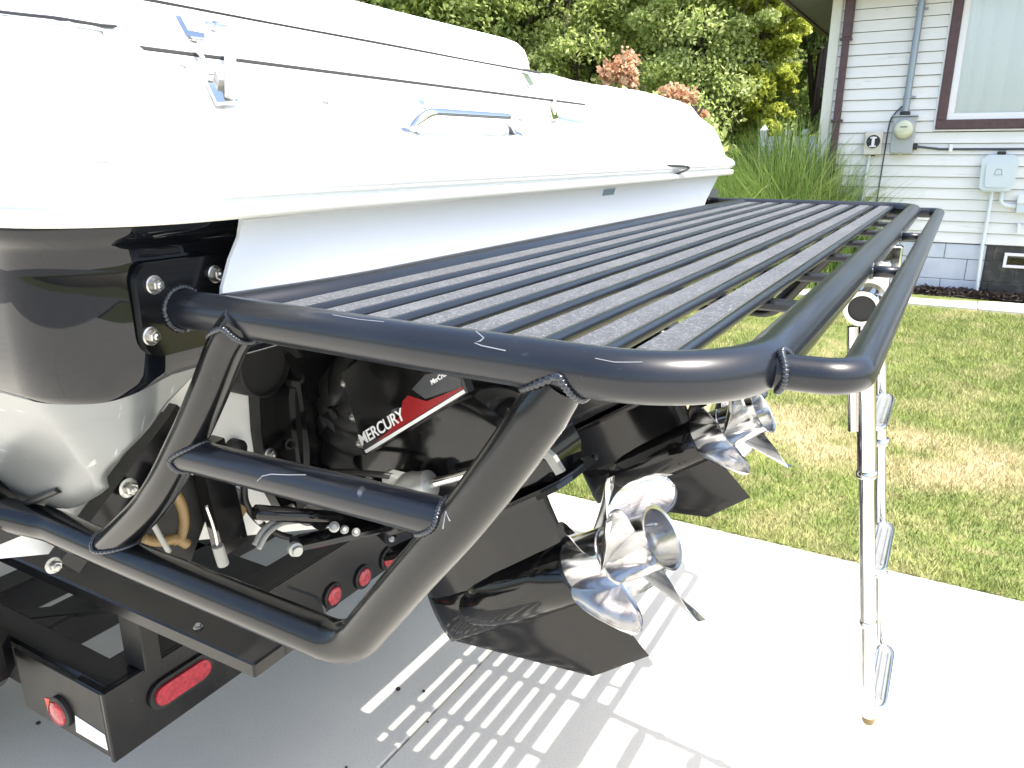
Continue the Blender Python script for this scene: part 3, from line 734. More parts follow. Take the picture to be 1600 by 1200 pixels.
# small grit lying on the driveway
for (px, py, s) in ((622, 1077, .008), (662, 1080, .0055), (668, 1128, .004), (541, 1199, .004), (940, 1010, .003), (60, 1130, .007)):
    p = onz(px, py, .003)
    MB().lathe(p, (0.2, 0, 1), [(-.002, s * .4), (0, s * .9), (s * .35, s), (s * .6, s * .5)], 7).build('pebble', M['mulch'], tag=({622: 'largest dark crumb on the concrete beside the long sunlit strip', 662: 'smaller dark crumb at the end of a sunlit strip', 668: 'tiny grain among the sunlit strips', 541: 'tiny grain at the bottom edge of the concrete', 940: 'speck on the concrete behind the near skeg', 60: 'dark crumb on the shaded concrete left of the trailer corner'}[px], 'pebble'))

# ================================================================== BOAT
boat = thing('motorboat', (-.74, 1.53, .6), 'large white and black motorboat on its trailer, stern with swim platform towards the camera', 'boat')
YP, YS = .42, 2.66             # port and starboard hull sides
def plan(side_y0, side_y1, aft_x, r, bulge=0, fwd=-6.0, n=10, nb=24):
    pts = [Vector((fwd, side_y0, 0)), Vector((-3.5, side_y0, 0)), Vector((-2, side_y0, 0)), Vector((-1.4, side_y0, 0)), Vector((aft_x - r - .15, side_y0, 0))]
    for k in range(n + 1):
        a = math.pi / 2 * k / n; pts.append(Vector((aft_x - r + math.sin(a) * r, side_y0 + r - math.cos(a) * r, 0)))
    y0, y1 = side_y0 + r, side_y1 - r
    for k in range(1, nb):
        t = k / nb; pts.append(Vector((aft_x + bulge * math.sin(math.pi * t), y0 + (y1 - y0) * t, 0)))
    for k in range(n + 1):
        a = math.pi / 2 * k / n; pts.append(Vector((aft_x - r + math.cos(a) * r, side_y1 - r + math.sin(a) * r, 0)))
    pts += [Vector((aft_x - r - .15, side_y1, 0)), Vector((-1.4, side_y1, 0)), Vector((-2, side_y1, 0)), Vector((-3.5, side_y1, 0)), Vector((fwd, side_y1, 0))]
    return pts
def loft(path, prof):
    """prof(i, p) -> list of (inset, z)"""
    n = len(path); V = []; Fq = []; m = None
    for i, p in enumerate(path):
        t = (path[min(i + 1, n - 1)] - path[max(i - 1, 0)]).normalized(); nin = Vector((-t.y, t.x, 0))
        if i in (0, n - 1): nin = Vector((0, 1 if i == 0 else -1, 0))
        pr = prof(i, p); m = len(pr)
        for d, z in pr: q = p + nin * d; V.append((q.x, q.y, z))
    for i in range(n - 1):
        for k in range(m - 1): Fq.append((i * m + k, (i + 1) * m + k, (i + 1) * m + k + 1, i * m + k + 1))
    return V, Fq
hull = plan(YP, YS, -.735, .115, n=36)
STR = 1.322
def strf(p):
    e = min(p.y - YP, YS - p.y); return 1.302 + .020 * smooth01(.03, .13, e)
def black_prof(i, p):
    # moulded corner: a shallow channel with a raised bead where side turns into stern
    k = i - 4 if i < len(hull) // 2 else len(hull) - 5 - i
    g = -.0012 * math.exp(-((k - 30) / 1.6) ** 2)
    z0 = strf(p)
    return [(.012, z0), (g, z0 + .012), (g, 1.36), (.001 + g, 1.40), (.004 + g, 1.44), (.006, 1.462), (.003, 1.470), (-.006, 1.476), (-.008, 1.484), (-.008, 1.512), (.02, 1.515)]
V_, F_ = loft(hull, black_prof)
topside = mesh('black_topside', V_, F_, M['black_gel'], boat, smooth=True)
def zbot(p):
    if p.x < -.76: return lerp_tab([(-9, 1.02), (-1.17, 1.045), (-1.0, 1.095), (-.90, 1.145), (-.80, 1.203), (-.76, 1.226)], p.x)
    e = min(p.y - .42, 2.66 - p.y)
    return min(STR - .002, lerp_tab([(0, 1.22), (.05, 1.232), (.09, 1.260), (.13, 1.298), (.16, 1.322), (3, 1.322)], e))
def lerp_tab(tab, x):
    if x <= tab[0][0]: return tab[0][1]
    for (a, va), (b, vb) in zip(tab[:-1], tab[1:]):
        if x <= b: return va + (vb - va) * (x - a) / (b - a)
    return tab[-1][1]
sub = []
for a, b_ in zip(hull[:-1], hull[1:]):
    n = max(1, int((b_ - a).length / .03))
    for k in range(n): sub.append(a + (b_ - a) * k / n)
sub.append(hull[-1])
def white_prof(i, p):
    z1 = strf(p); zb = min(zbot(p), z1 - .002); out = []
    for k in range(9):
        t = k / 8; z = z1 + (zb - z1) * t; h = z1 - z
        out.append((.013 + .42 * h + .25 * h * h, z))
    out.append((out[-1][0] + .012, zb - .002)); return out
V_, F_ = loft(sub, white_prof)
mesh('silver_lower_side', V_, [q[::-1] for q in F_], M['silver'], boat, smooth=True)
# recessed lower transom with V bottom, hull bottom running forward, overhang underside
XB = -1.17
prof = [(YP + .03, STR), (YP + .05, 1.03), (.50, .985), (1.53, .60), (2.58, .985), (YS - .05, 1.03), (YS - .03, STR)]
MB().prism([(XB, y, z) for y, z in prof], (-.03, 0, 0)).build('lower_transom', M['gel_low'], boat)
vs = [(XB - .03, y, z) for y, z in prof] + [(-4.5, y, z + .02) for y, z in prof] + [(-7.0, 1.54 + (y - 1.54) * .3, z + .25) for y, z in prof]
fs = [(j * 7 + i, j * 7 + i + 1, (j + 1) * 7 + i + 1, (j + 1) * 7 + i) for j in range(2) for i in range(6)]
mesh('hull_bottom', vs, fs, M['gel_low'], boat)
MB().box((XB - .02, YP + .05, STR - .004), (-.765, YS - .05, STR + .004)).build('overhang_underside', M['gel_low'], boat)

# deck cap: cream strip, rolled white edge and the raised deck
deck = plan(.385, 2.70, -.650, .14, .012)
V_, F_ = loft(deck, lambda i, p: [(.07, 1.4945), (.03, 1.493), (.004, 1.4945), (.0, 1.498), (.0, 1.508), (.003, 1.5105), (.010, 1.5110)])
mesh('rub_strip', V_, F_, M['cream'], boat, smooth=True, sharp=50)
V_, F_ = loft(deck, lambda i, p: [(.010, 1.5110), (.010, 1.516), (.002, 1.5185), (-.003, 1.524), (-.003, 1.531), (.002, 1.539), (.014, 1.546), (.032, 1.553)])
mesh('deck_edge', V_, F_, M['gel'], boat, smooth=True)
def lerp_tab(tab, x):
    if x <= tab[0][0]: return tab[0][1]
    for (a, va), (b, vb) in zip(tab[:-1], tab[1:]):
        if x <= b: return va + (vb - va) * (x - a) / (b - a)
    return tab[-1][1]
MID = [(0, 1.535), (.03, 1.553), (.452, 1.707), (.458, 1.7115), (.61, 1.812), (.7, 1.822), (3, 2.16), (6, 2.2)]
END = [(0, 1.535), (.03, 1.553), (.055, 1.600), (.085, 1.640), (.13, 1.675), (.150, 1.705), (.19, 1.725), (.32, 1.773), (.46, 1.805), (.6, 1.82), (.8, 1.85), (3, 1.95), (6, 2.0)]
SIDE = [(0, 1.535), (.03, 1.553), (.06, 1.61), (.12, 1.69), (.2, 1.80), (.3, 1.95), (.6, 2.4)]
def deck_z(x, y):
    da = -.645 - x; ds = min(y - .385, 2.70 - y)
    we = 1 - smooth01(.50, .72, y) + smooth01(2.40, 2.56, y)
    za = lerp_tab(MID, da) * (1 - we) + lerp_tab(END, da) * we
    zs = lerp_tab(SIDE, ds); k = .02
    h = max(0, min(1, .5 + .5 * (zs - za) / k)); z = zs * (1 - h) + za * h - k * h * (1 - h)
    return min(z, lerp_tab(EDGE, deck_in(x, y)))
EDGE = [(0, 1.530), (.022, 1.546), (.034, 1.554), (.06, 1.615), (.10, 1.70), (.2, 1.9), (9, 9)]
def deck_in(x, y):
    da = -.645 - x; ds = min(y - .385, 2.70 - y)
    if da < .14 and ds < .14: return .14 - math.hypot(.14 - da, .14 - ds)
    return min(da, ds)
r_ = .14; xr = list(-.670 - np.cumsum([0] + [.004] * 26 + [.008] * 66 + [.06] * 26 + [.5] * 6))
NY = 150; vs = []; fs = []
for x in xr:
    c = 0
    if x > -.669 - r_: c = (r_ - math.sqrt(max(0, r_ ** 2 - (x + .669 + r_) ** 2))) * .95
    y0 = .385 + .024 + c; y1 = 2.70 - .024 - c
    for k in range(NY + 1):
        t = .5 - .5 * math.cos(math.pi * k / NY); t = .5 * t + .5 * k / NY; y = y0 + (y1 - y0) * t
        z = deck_z(x, y)
        vs.append((x, y, z))
for j in range(len(xr) - 1):
    for k in range(NY): fs.append((j * (NY + 1) + k, j * (NY + 1) + k + 1, (j + 1) * (NY + 1) + k + 1, (j + 1) * (NY + 1) + k))
mesh('deck', vs, [q[::-1] for q in fs], M['gel'], boat, smooth=True)
def hit(px, py, up=0.0):
    """point of the deck seen at a place of the photograph"""
    d = _ray(px, py); prev = None
    for k in range(200, 4000):
        t = k * .001; p = Vector((t * d[0], t * d[1], CAM_H + t * d[2]))
        if p.x < -.66 and .40 < p.y < 2.69 and p.z <= deck_z(p.x, p.y) + up: return p
    return ony(px, py, 1.2)
NM = Vector((.343, 0, .94)).normalized(); NH = Vector((.56, 0, .83)).normalized()
# lid seams
def surf_line(name, p0, p1, r, m, n=60, lift=.0022):
    pts = [Vector((p0[0] + (p1[0] - p0[0]) * k / n, p0[1] + (p1[1] - p0[1]) * k / n, 0)) for k in range(n + 1)]
    for p in pts: p.z = deck_z(p.x, p.y) + lift
    return MB().sweep(pts, r, 6).build(name, m, boat)
surf_line('hatch_seam', (-.645 - .455, .70), (-.645 - .455, 2.40), .0036, M['gasket'])
surf_line('hatch_seam', (-.645 - .605, .70), (-.645 - .605, 2.37), .0040, M['gasket'])
pts = [hit(px, py) + Vector((.001, -.001, .0035)) for px, py in ((0, 24), (40, 29), (85, 34), (130, 41), (162, 46), (184, 47))]
MB().sweep(spline(pts, 6), [.0018] * 30 + [.001], 6).build('hatch_seam', M['gasket'], boat)
pts = [hit(px, py) + Vector((.001, -.001, .003)) for px, py in ((0, 32), (60, 38), (110, 43), (160, 52), (166, 60))]
MB().sweep(spline(pts, 6), .0045, 6, flat=.3).build('groove_shade_strip', M['flap'], boat)  # bluish strip paints the shade lying in the coaming groove
surf_line('mould_line', (-.645 - .075, .55), (-.645 - .075, 2.2), .0012, M['flap'])
# hatch cushion
cp = []
y0, y1 = .66, 2.335
def cush(y):
    e = min(1, min(y - y0, y1 - y) / .10); e = math.sqrt(max(0, 1 - (1 - e) ** 2)); return e
vs = []; fs = []; CY = [y0 + .0005, y0 + .01, y0 + .025, y0 + .05, y0 + .08] + list(np.linspace(y0 + .1, y1 - .1, 30)) + [y1 - .08, y1 - .05, y1 - .025, y1 - .01, y1 - .0005]
CX = [(-1.262, 0), (-1.246, .12), (-1.240, .3), (-1.243, .6), (-1.253, .85), (-1.27, .96), (-1.30, 1), (-1.5, 1), (-1.9, 1), (-2.4, 1), (-2.44, .9), (-2.45, 0)]
for y in CY:
    e = cush(y)
    for x, h in CX:
        base = lerp_tab(MID, -.645 - x) - .004; top = 1.56 + .262 * abs(x) - .002 + .004 * math.sin(y * 9)
        vs.append((x - (1 - e) * .04, y, base + (top - base) * h * (.15 + .85 * e)))
m_ = len(CX)
for j in range(len(CY) - 1):
    for k in range(m_ - 1): fs.append((j * m_ + k, (j + 1) * m_ + k, (j + 1) * m_ + k + 1, j * m_ + k + 1))
cush_o = mesh('hatch_cushion', vs, fs, M['cushion'], boat, smooth=True)
# cockpit side and windscreen base far forward keep the boat solid above the cushion
MB().bbox((-5.2, .80, 1.9), (-2.5, 2.30, 2.35), .05).build('cockpit_coaming', M['gel'], boat)

# latches on the hatch
def plate(pix, n, th, name, m, parent, up=0.006):
    P = [hit(*p) for p in pix]; c = sum(P, Vector()) / len(P)
    # flatten on the plane through their middle
    P = [onplane(p[0], p[1], c + n * up, np.array(n)) for p in pix]
    return MB().prism(P, n * th).build(name, m, parent, loc=c) if parent is None else MB().prism(P, n * th).build(name, m, parent)
la = plate([(315, 115), (352, 120), (372, 163), (338, 165)], NM, .004, 'hatch_latch', M['steel'], boat)
plate([(333, 121), (351, 123), (356, 140), (340, 138)], NM, .012, 'latch_hook', M['alu'], la)
plate([(264, 12), (304, 19), (306, 25), (278, 22), (293, 50), (318, 55), (320, 63), (289, 60)], NH, .004, 'latch_keeper', M['steel'], la)
plate([(296, 60), (303, 60), (334, 118), (325, 117)], NM, .0025, 'latch_strap', M['steel'], la)
kp = hit(347, 60); kn = hit(362, 148)
arm0 = onplane(358, 40, kp + NH * .034, np.array(NH)); arm1 = onplane(362, 152, kn + NM * .014, np.array(NM))
MB().sweep([arm0, arm0 + (arm1 - arm0) * .5, arm1], .0085, 4, flat=.5).build('latch_arm', M['alu'], la)
kk = onplane(343, 43, kp + NH * .032, np.array(NH))
MB().lathe(kk - Vector((0, .010, 0)), (0, -1, 0), [(-.022, .006), (-.004, .006), (-.003, .0095), (.004, .0095), (.006, .005), (.012, .005), (.013, .0065), (.02, .0062), (.021, .004)], 18).build('latch_knob', M['steel'], la, smooth=True, sharp=40)
MB().sweep([kk + Vector((0, .012, 0)), Vector(arm0)], .0045, 10).build('latch_pin', M['steel'], la, smooth=True)
lb = plate([(858, 168), (866, 166), (872, 188), (863, 189)], NM, .004, 'hatch_latch', M['steel'], boat)
plate([(814, 114), (824, 117), (834, 134), (826, 136)], NH, .004, 'latch_keeper', M['steel'], lb)
a0 = onplane(868, 131, hit(868, 140) + NH * .02, np.array(NH)); a1 = onplane(866, 182, hit(866, 182) + NM * .006, np.array(NM))
MB().sweep([a0, a1], .004, 6).build('latch_arm', M['gel'], lb)
MB().lathe(a0, (0, -1, 0), [(0, .005), (.006, .009), (.014, .009), (.018, .005)], 12).build('latch_knob', M['steel'], lb)
# grab handle, round badge, oval badge, drain studs
hp = [hit(641, 206), hit(805, 208)]; g0 = onplane(660, 176, hit(660, 196) + NM * .035, np.array(NM)); g1 = onplane(792, 184, hit(792, 200) + NM * .035, np.array(NM))
gh = MB().sweep(fillet([hp[0] - NM * .004, g0, g1, hp[1] - NM * .004], .035, 8), .0085, 14).build('grab_handle', M['steel'], boat, smooth=True)
for p in hp: MB().lathe(p - NM * .002, NM, [(0, .018), (.003, .017), (.006, .010)], 18).build('handle_foot', M['steel'], gh, smooth=True, sharp=40)
def disc(px, py, w, h, n, m, name, th=.003):
    c = hit(px, py); u = Vector((0, 1, 0)); v = Vector(n).cross(u)
    return MB().prism([c + u * w * math.cos(a) + v * h * math.sin(a) for a in [2 * math.pi * k / 28 for k in range(28)]], Vector(n) * th).build(name, m, boat)
disc(685, 168, .044, .044, NM, M['logo'], 'round_badge', .008); disc(687, 171, .035, .035, NM, M['gel'], 'badge_face', .0095)
bd = disc(890, 186, .085, .034, NM, M['logo'], 'oval_badge', .007); disc(890, 186, .080, .030, NM, M['gel'], 'badge_face', .0082)
for px, py in ((285, 107), (508, 163), (662, 172), (812, 189)):
    c = hit(px, py) + NM * .002; MB().lathe(c, NM, [(0, .0055), (.002, .005), (.003, .003)], 14).build('deck_screw', M['bolt'], boat, smooth=True, sharp=40)

# white panel hung under the deck edge, its fold and plaque
FX = -.700
pl = [onx(px, py, FX) for px, py in ((381, 322), (560, 303), (760, 284), (970, 270), (1126, 268), (1118, 284), (1104, 312), (1098, 330), (900, 372), (600, 450), (346, 500), (348, 450), (360, 405), (374, 370))]
fp = MB().prism(pl, (-.005, 0, 0)).build('stern_panel', M['flap'], boat)
MB().sweep([onx(px, py, FX + .001) for px, py in ((379, 345), (700, 312), (960, 284), (1120, 275))], .0022, 6).build('panel_fold', M['flap'], fp)
MB().prism([onx(px, py, FX + .0003) for px, py in ((944, 296), (961, 294), (958, 304), (941, 306))], (.0015, 0, 0)).build('plaque', M['logo'], fp)
MB().prism([onx(px, py, FX + .002) for px, py in ((383, 324), (398, 322), (392, 332), (386, 330))], (.003, 0, 0)).build('panel_snap', M['alu'], fp)
MB().sweep(spline([hit(984, 258) + Vector((.01, 0, 0)), Vector((-.632, 2.02, 1.528)), Vector((-.636, 2.0, 1.515)), Vector((-.66, 1.93, 1.502))], 5), .003, 6).build('edge_strap', M['gasket'], boat)

# ---- swim platform
ZP = 1.3975; R1 = .0211; YN, YF = .530, 2.650
XM, XF, XO = -.119, -.632, -.051
frame_pts = fillet([(-.742, YN + .012, ZP), (-.40, YN, ZP), (XM, YN, ZP), (XM, YF, ZP), (-.742, YF, ZP)], [0, .5, .105, .085, 0], 14)
plat = tube('swim_platform', frame_pts, R1, M['tube'], boat, 28)
tube('fore_tube', spline([(-.665, YN + .02, ZP), (XF, .72, ZP + .002), (XF, 1.0, ZP + .002), (XF, 2.2, ZP + .002), (XF, YF - .02, ZP)], 8), .0205, M['tube'], plat, 24)
outer = tube('outer_rail', fillet([(-.128, YN + .075, ZP - .001), (XO, YN + .083, ZP - .001), (XO, YF - .085, ZP - .001), (-.125, YF - .085, ZP - .001)], .027, 12), .0143, M['tube'], plat, 22)
weld(plat, (-.085, YN + .076, ZP), (-1, 0, 0), .0150, (XM, YN + .2, ZP), (0, 1, 0), R1, bead=.0030, stacks=34)
for y in (1.236, 1.80):
    MB().sweep([(XM + .015, y, ZP - .002), (XO - .008, y, ZP - .002)], .0085, 14).build('rail_link', M['tube'], plat, smooth=True)
    ringweld(plat, (XM + R1 - .001, y, ZP - .002), (1, 0, 0), .0095, .003, 12)
P0 = .0557
for k in range(8):
    xg = -.557 + P0 * k            # centre of the k-th open slot
    xt = xg - .0138                # round bar in front of the slot
    xp0 = xg - P0 + .0072 if k else -.612
    ye0 = YN + .008 + (.05 * smooth01(5.5, 7.6, k)) ; 
    tube('slat_bar', [(xt, ye0, ZP + .0055), (xt, YF - .008, ZP + .0055)], .0068, M['tube'], plat, 14)
    MB().bbox((xp0, YN + .012 + (.035 if k == 7 else 0), ZP + .001), (xt - .0050, YF - .012, ZP + .0108), .0025).build('grip_plank', M['grip'], plat)
for y in (.94, 1.19, 1.44, 1.69, 1.94, 2.19, 2.44):
    MB().bbox((XF, y - .0145, ZP - .016), (XM, y + .0145, ZP - .004), .003).build('cross_bar', M['tube'], plat)
# step frame hanging from the near side tube
YL = .530
S = lambda px, py: ony(px, py, YL)
lower = fillet([(-1.165, YL - .03, 1.068), (-1.05, YL, 1.058), (-.9, YL, 1.054), S(547, 1013), S(650, 892)], [0, .12, 0, .072, 0], 14) + spline([S(650, 892), S(722, 812), S(798, 712), S(879, 596)], 8)[1:]
RL = .0235
st = tube('step_frame', lower, [RL] * (len(lower) - 3) + [.0222, .0214, .0200], M['tube_step'], plat, 28)
diag = spline([S(379, 498), S(353, 545), S(325, 615), S(292, 688), S(240, 782), S(172, 852)], 8)
RD = .0210
dg = tube('front_strut', diag, [.0185, .0192, .0198, .0204] + [RD] * (len(diag) - 4), M['tube_step'], plat, 24)
stp0, stp1 = S(283, 708), S(713, 815)
tube('step_bar', [stp0, stp1], .0195, M['tube'], plat, 26)
def axis_at(path, p):
    i = min(range(len(path) - 1), key=lambda k: (path[k] - p).length); return path[i], (path[i + 1] - path[i]).normalized()
c_, a_ = axis_at(diag, stp0); weld(plat, stp0 + (stp1 - stp0).normalized() * .03, stp0 - stp1, .0195, c_, a_, RD)
c_, a_ = axis_at(lower, stp1); weld(plat, stp1 - (stp1 - stp0).normalized() * .03, stp1 - stp0, .0195, c_, a_, RL)
weld(plat, diag[5], diag[0] - diag[5], RD - .001, (-.6, YN, ZP), (1, 0, 0), RD + .0002)
weld(plat, diag[-8], diag[-1] - diag[-8], RD, (-.9, YL, 1.054), (1, 0, -.02), RL)
e0, e1 = lower[-2], lower[-1]; weld(plat, e1 - (e1 - e0).normalized() * .05, e1 - e0, RL - .002, (-.25, YN, ZP), (1, 0, 0), RL - .0015, bead=.0034)
# far side copy of the step frame (seen between the struts only in part)
tube('step_frame', [Vector((p.x, YF, p.z)) for p in lower], RL, M['tube_step'], plat, 16)
tube('front_strut', [Vector((p.x, YF, p.z)) for p in diag], .0165, M['tube_step'], plat, 14)
# scratches worn into the coating
def scratch(pix, path, r, w=.0006):
    pts = []
    for px, py in pix:
        d = Vector(_ray(px, py)).normalized(); o_ = Vector((0, 0, CAM_H)); best = None
        for a, b in zip(path[:-1], path[1:]):
            e = (b - a); L_ = e.length; e.normalize()
            A_ = d - e * d.dot(e); B_ = (o_ - a) - e * (o_ - a).dot(e)
            qa = A_.dot(A_); qb = 2 * A_.dot(B_); qc = B_.dot(B_) - (r + .0001) ** 2; di = qb * qb - 4 * qa * qc
            if di < 0: continue
            t = (-qb - math.sqrt(di)) / (2 * qa); p = o_ + d * t; s_ = (p - a).dot(e)
            if -.01 <= s_ <= L_ + .01 and (best is None or t < best[0]): best = (t, p)
        if best: pts.append(best[1])
    if len(pts) > 1: MB().sweep(pts, w, 5).build('scratch', M['scuff'], plat)
scratch([(402, 752), (410, 744), (424, 741), (448, 742), (478, 742)], [stp0, stp1], .0195)
scratch([(744, 518), (756, 528), (750, 533), (742, 536), (752, 540), (790, 548)], frame_pts, R1)
scratch([(692, 826), (697, 800), (703, 814)], lower, RL, .0009)
scratch([(520, 492), (560, 499), (600, 503)], frame_pts, R1, .0004)
scratch([(300, 860), (318, 866), (352, 884)], lower, RL, .0004)
scratch([(930, 560), (960, 566), (1004, 566)], frame_pts, R1, .0004)
# mounting flanges
def flange(cy, cz, hw, hh, x, sgn=1):
    pts = []
    for sx, sz, a0 in ((1, -1, -90), (1, 1, 0), (-1, 1, 90), (-1, -1, 180)):
        for k in range(7):
            a = math.radians(a0 + 15 * k); pts.append(Vector((x, cy + sx * (hw - .02) + math.cos(a) * .02, cz + sz * (hh - .02) + math.sin(a) * .02)))
    return pts
fl = MB().prism(flange(YN + .022, ZP + .003, .061, .050, -.7345), (.010, 0, 0)).build('mounting_flange', M['tube_step'], plat, smooth=True, sharp=40)
for px, py in ((240, 445), (335, 428), (235, 525)):
    bolt(fl, onx(px, py, -.7245), (1, 0, 0), .0068, .008)
ringweld(plat, (-.7235, YN + .012, ZP), (1, 0, 0), R1 + .002, .0038, 38)
MB().prism([(-1.165 + q.y * 0, q.y, q.z) for q in flange(YL - .03, 1.06, .06, .05, 0)], (.010, 0, 0)).build('mounting_flange', M['tube_step'], plat, smooth=True, sharp=40)
ringweld(plat, (-1.153, YL - .028, 1.066), (1, 0, 0), R1 + .002, .0045, 34)
MB().sweep([ony(2, 803, .545), ony(40, 787, .53), ony(95, 764, .51)], .008, 8, flat=.6).build('flange_gasket', M['rubber'], plat)
MB().prism(flange(YF - .02, ZP, .06, .05, -.7345), (.010, 0, 0)).build('mounting_flange', M['tube_step'], plat, smooth=True, sharp=40)

# ---- boarding ladder hanging from the aft edge
lad = MB().lathe((-.116, 1.352, 1.318), (0, 1, 0), [(0, .0215), (0, .0285), (.006, .030), (.36, .030), (.366, .0285), (.366, .018)], 28, caps=False).build('boarding_ladder', M['steel'], boat, smooth=True, sharp=50)
MB().lathe((-.116, 1.356, 1.318), (0, 1, 0), [(0, .0218), (.35, .0218)], 24).build('hinge_shade_fill', M['dark'], lad)  # dark fill painted as the shade inside the open tube end
for yy in (1.40, 1.66): MB().bbox((-.135, yy, 1.335), (-.085, yy + .03, ZP - .008), .003).build('hinge_bracket', M['steel'], lad)
def lad_pt(z, y): return Vector((-.112 + (1.26 - z) * .128, y, z))
for yy, z_end in ((1.44, .50), (1.69, .40)):
    zz = [1.275, 1.0, .70, z_end] if yy < 1.5 else [1.27, .98, .68, z_end]
    for j, (za, zb, r) in enumerate(((zz[0], zz[1], .0162), (zz[1], zz[2], .0138), (zz[2], zz[3], .0118))):
        tube('ladder_rail', [lad_pt(za, yy), lad_pt(zb, yy)], r if yy < 1.5 else r * .82, M['steel'], lad, 20)
        if j < 2: MB().lathe(lad_pt(zb + .010, yy), lad_pt(zb, yy) - lad_pt(zb + .01, yy), [(0, r * 1.02), (.002, r * 1.12), (.012, r * 1.12), (.014, r)], 22).build('collar', M['steel'], lad, smooth=True, sharp=40)
    MB().lathe(lad_pt(z_end, yy), (0.1, 0, -1), [(-.002, .012), (.008, .0122), (.014, .009), (.016, .003)], 16).build('foot_cap', M['tan'], lad, smooth=True, sharp=40)
tube('ladder_rail', [lad_pt(1.27, 1.44) + Vector((-.022, 0, 0)), lad_pt(1.08, 1.44) + Vector((-.022, 0, 0))], .009, M['steel'], lad, 14)
for z in (1.085, .805, .515):
    c = lad_pt(z, 1.565) + Vector((.008, 0, 0)); hx = .015
    b = MB(); pts = []
    for sy in (1, -1):
        for k in range(9):
            a = math.radians(-90 + 22.5 * k) if sy > 0 else math.radians(90 + 22.5 * k)
            pts.append(c + Vector((math.sin(a) * hx * (1 if sy > 0 else 1), sy * .085 + math.cos(a) * .03, 0)))
    b.prism(pts, (0, 0, .004)).build('ladder_step', M['alu'], lad, smooth=True, sharp=40)
    lp = [p + Vector((.004, 0, .002 - .012 * 0)) for p in pts]
    MB().sweep(lp, .0042, 10, closed=True).build('step_loop', M['steel'], lad, smooth=True)
    for gx in (-.012, 0, .012):
        MB().box((c.x + gx - .0015, c.y - .085, c.z + .0042), (c.x + gx + .0015, c.y + .085, c.z + .0066)).build('step_rib', M['alu'], lad)

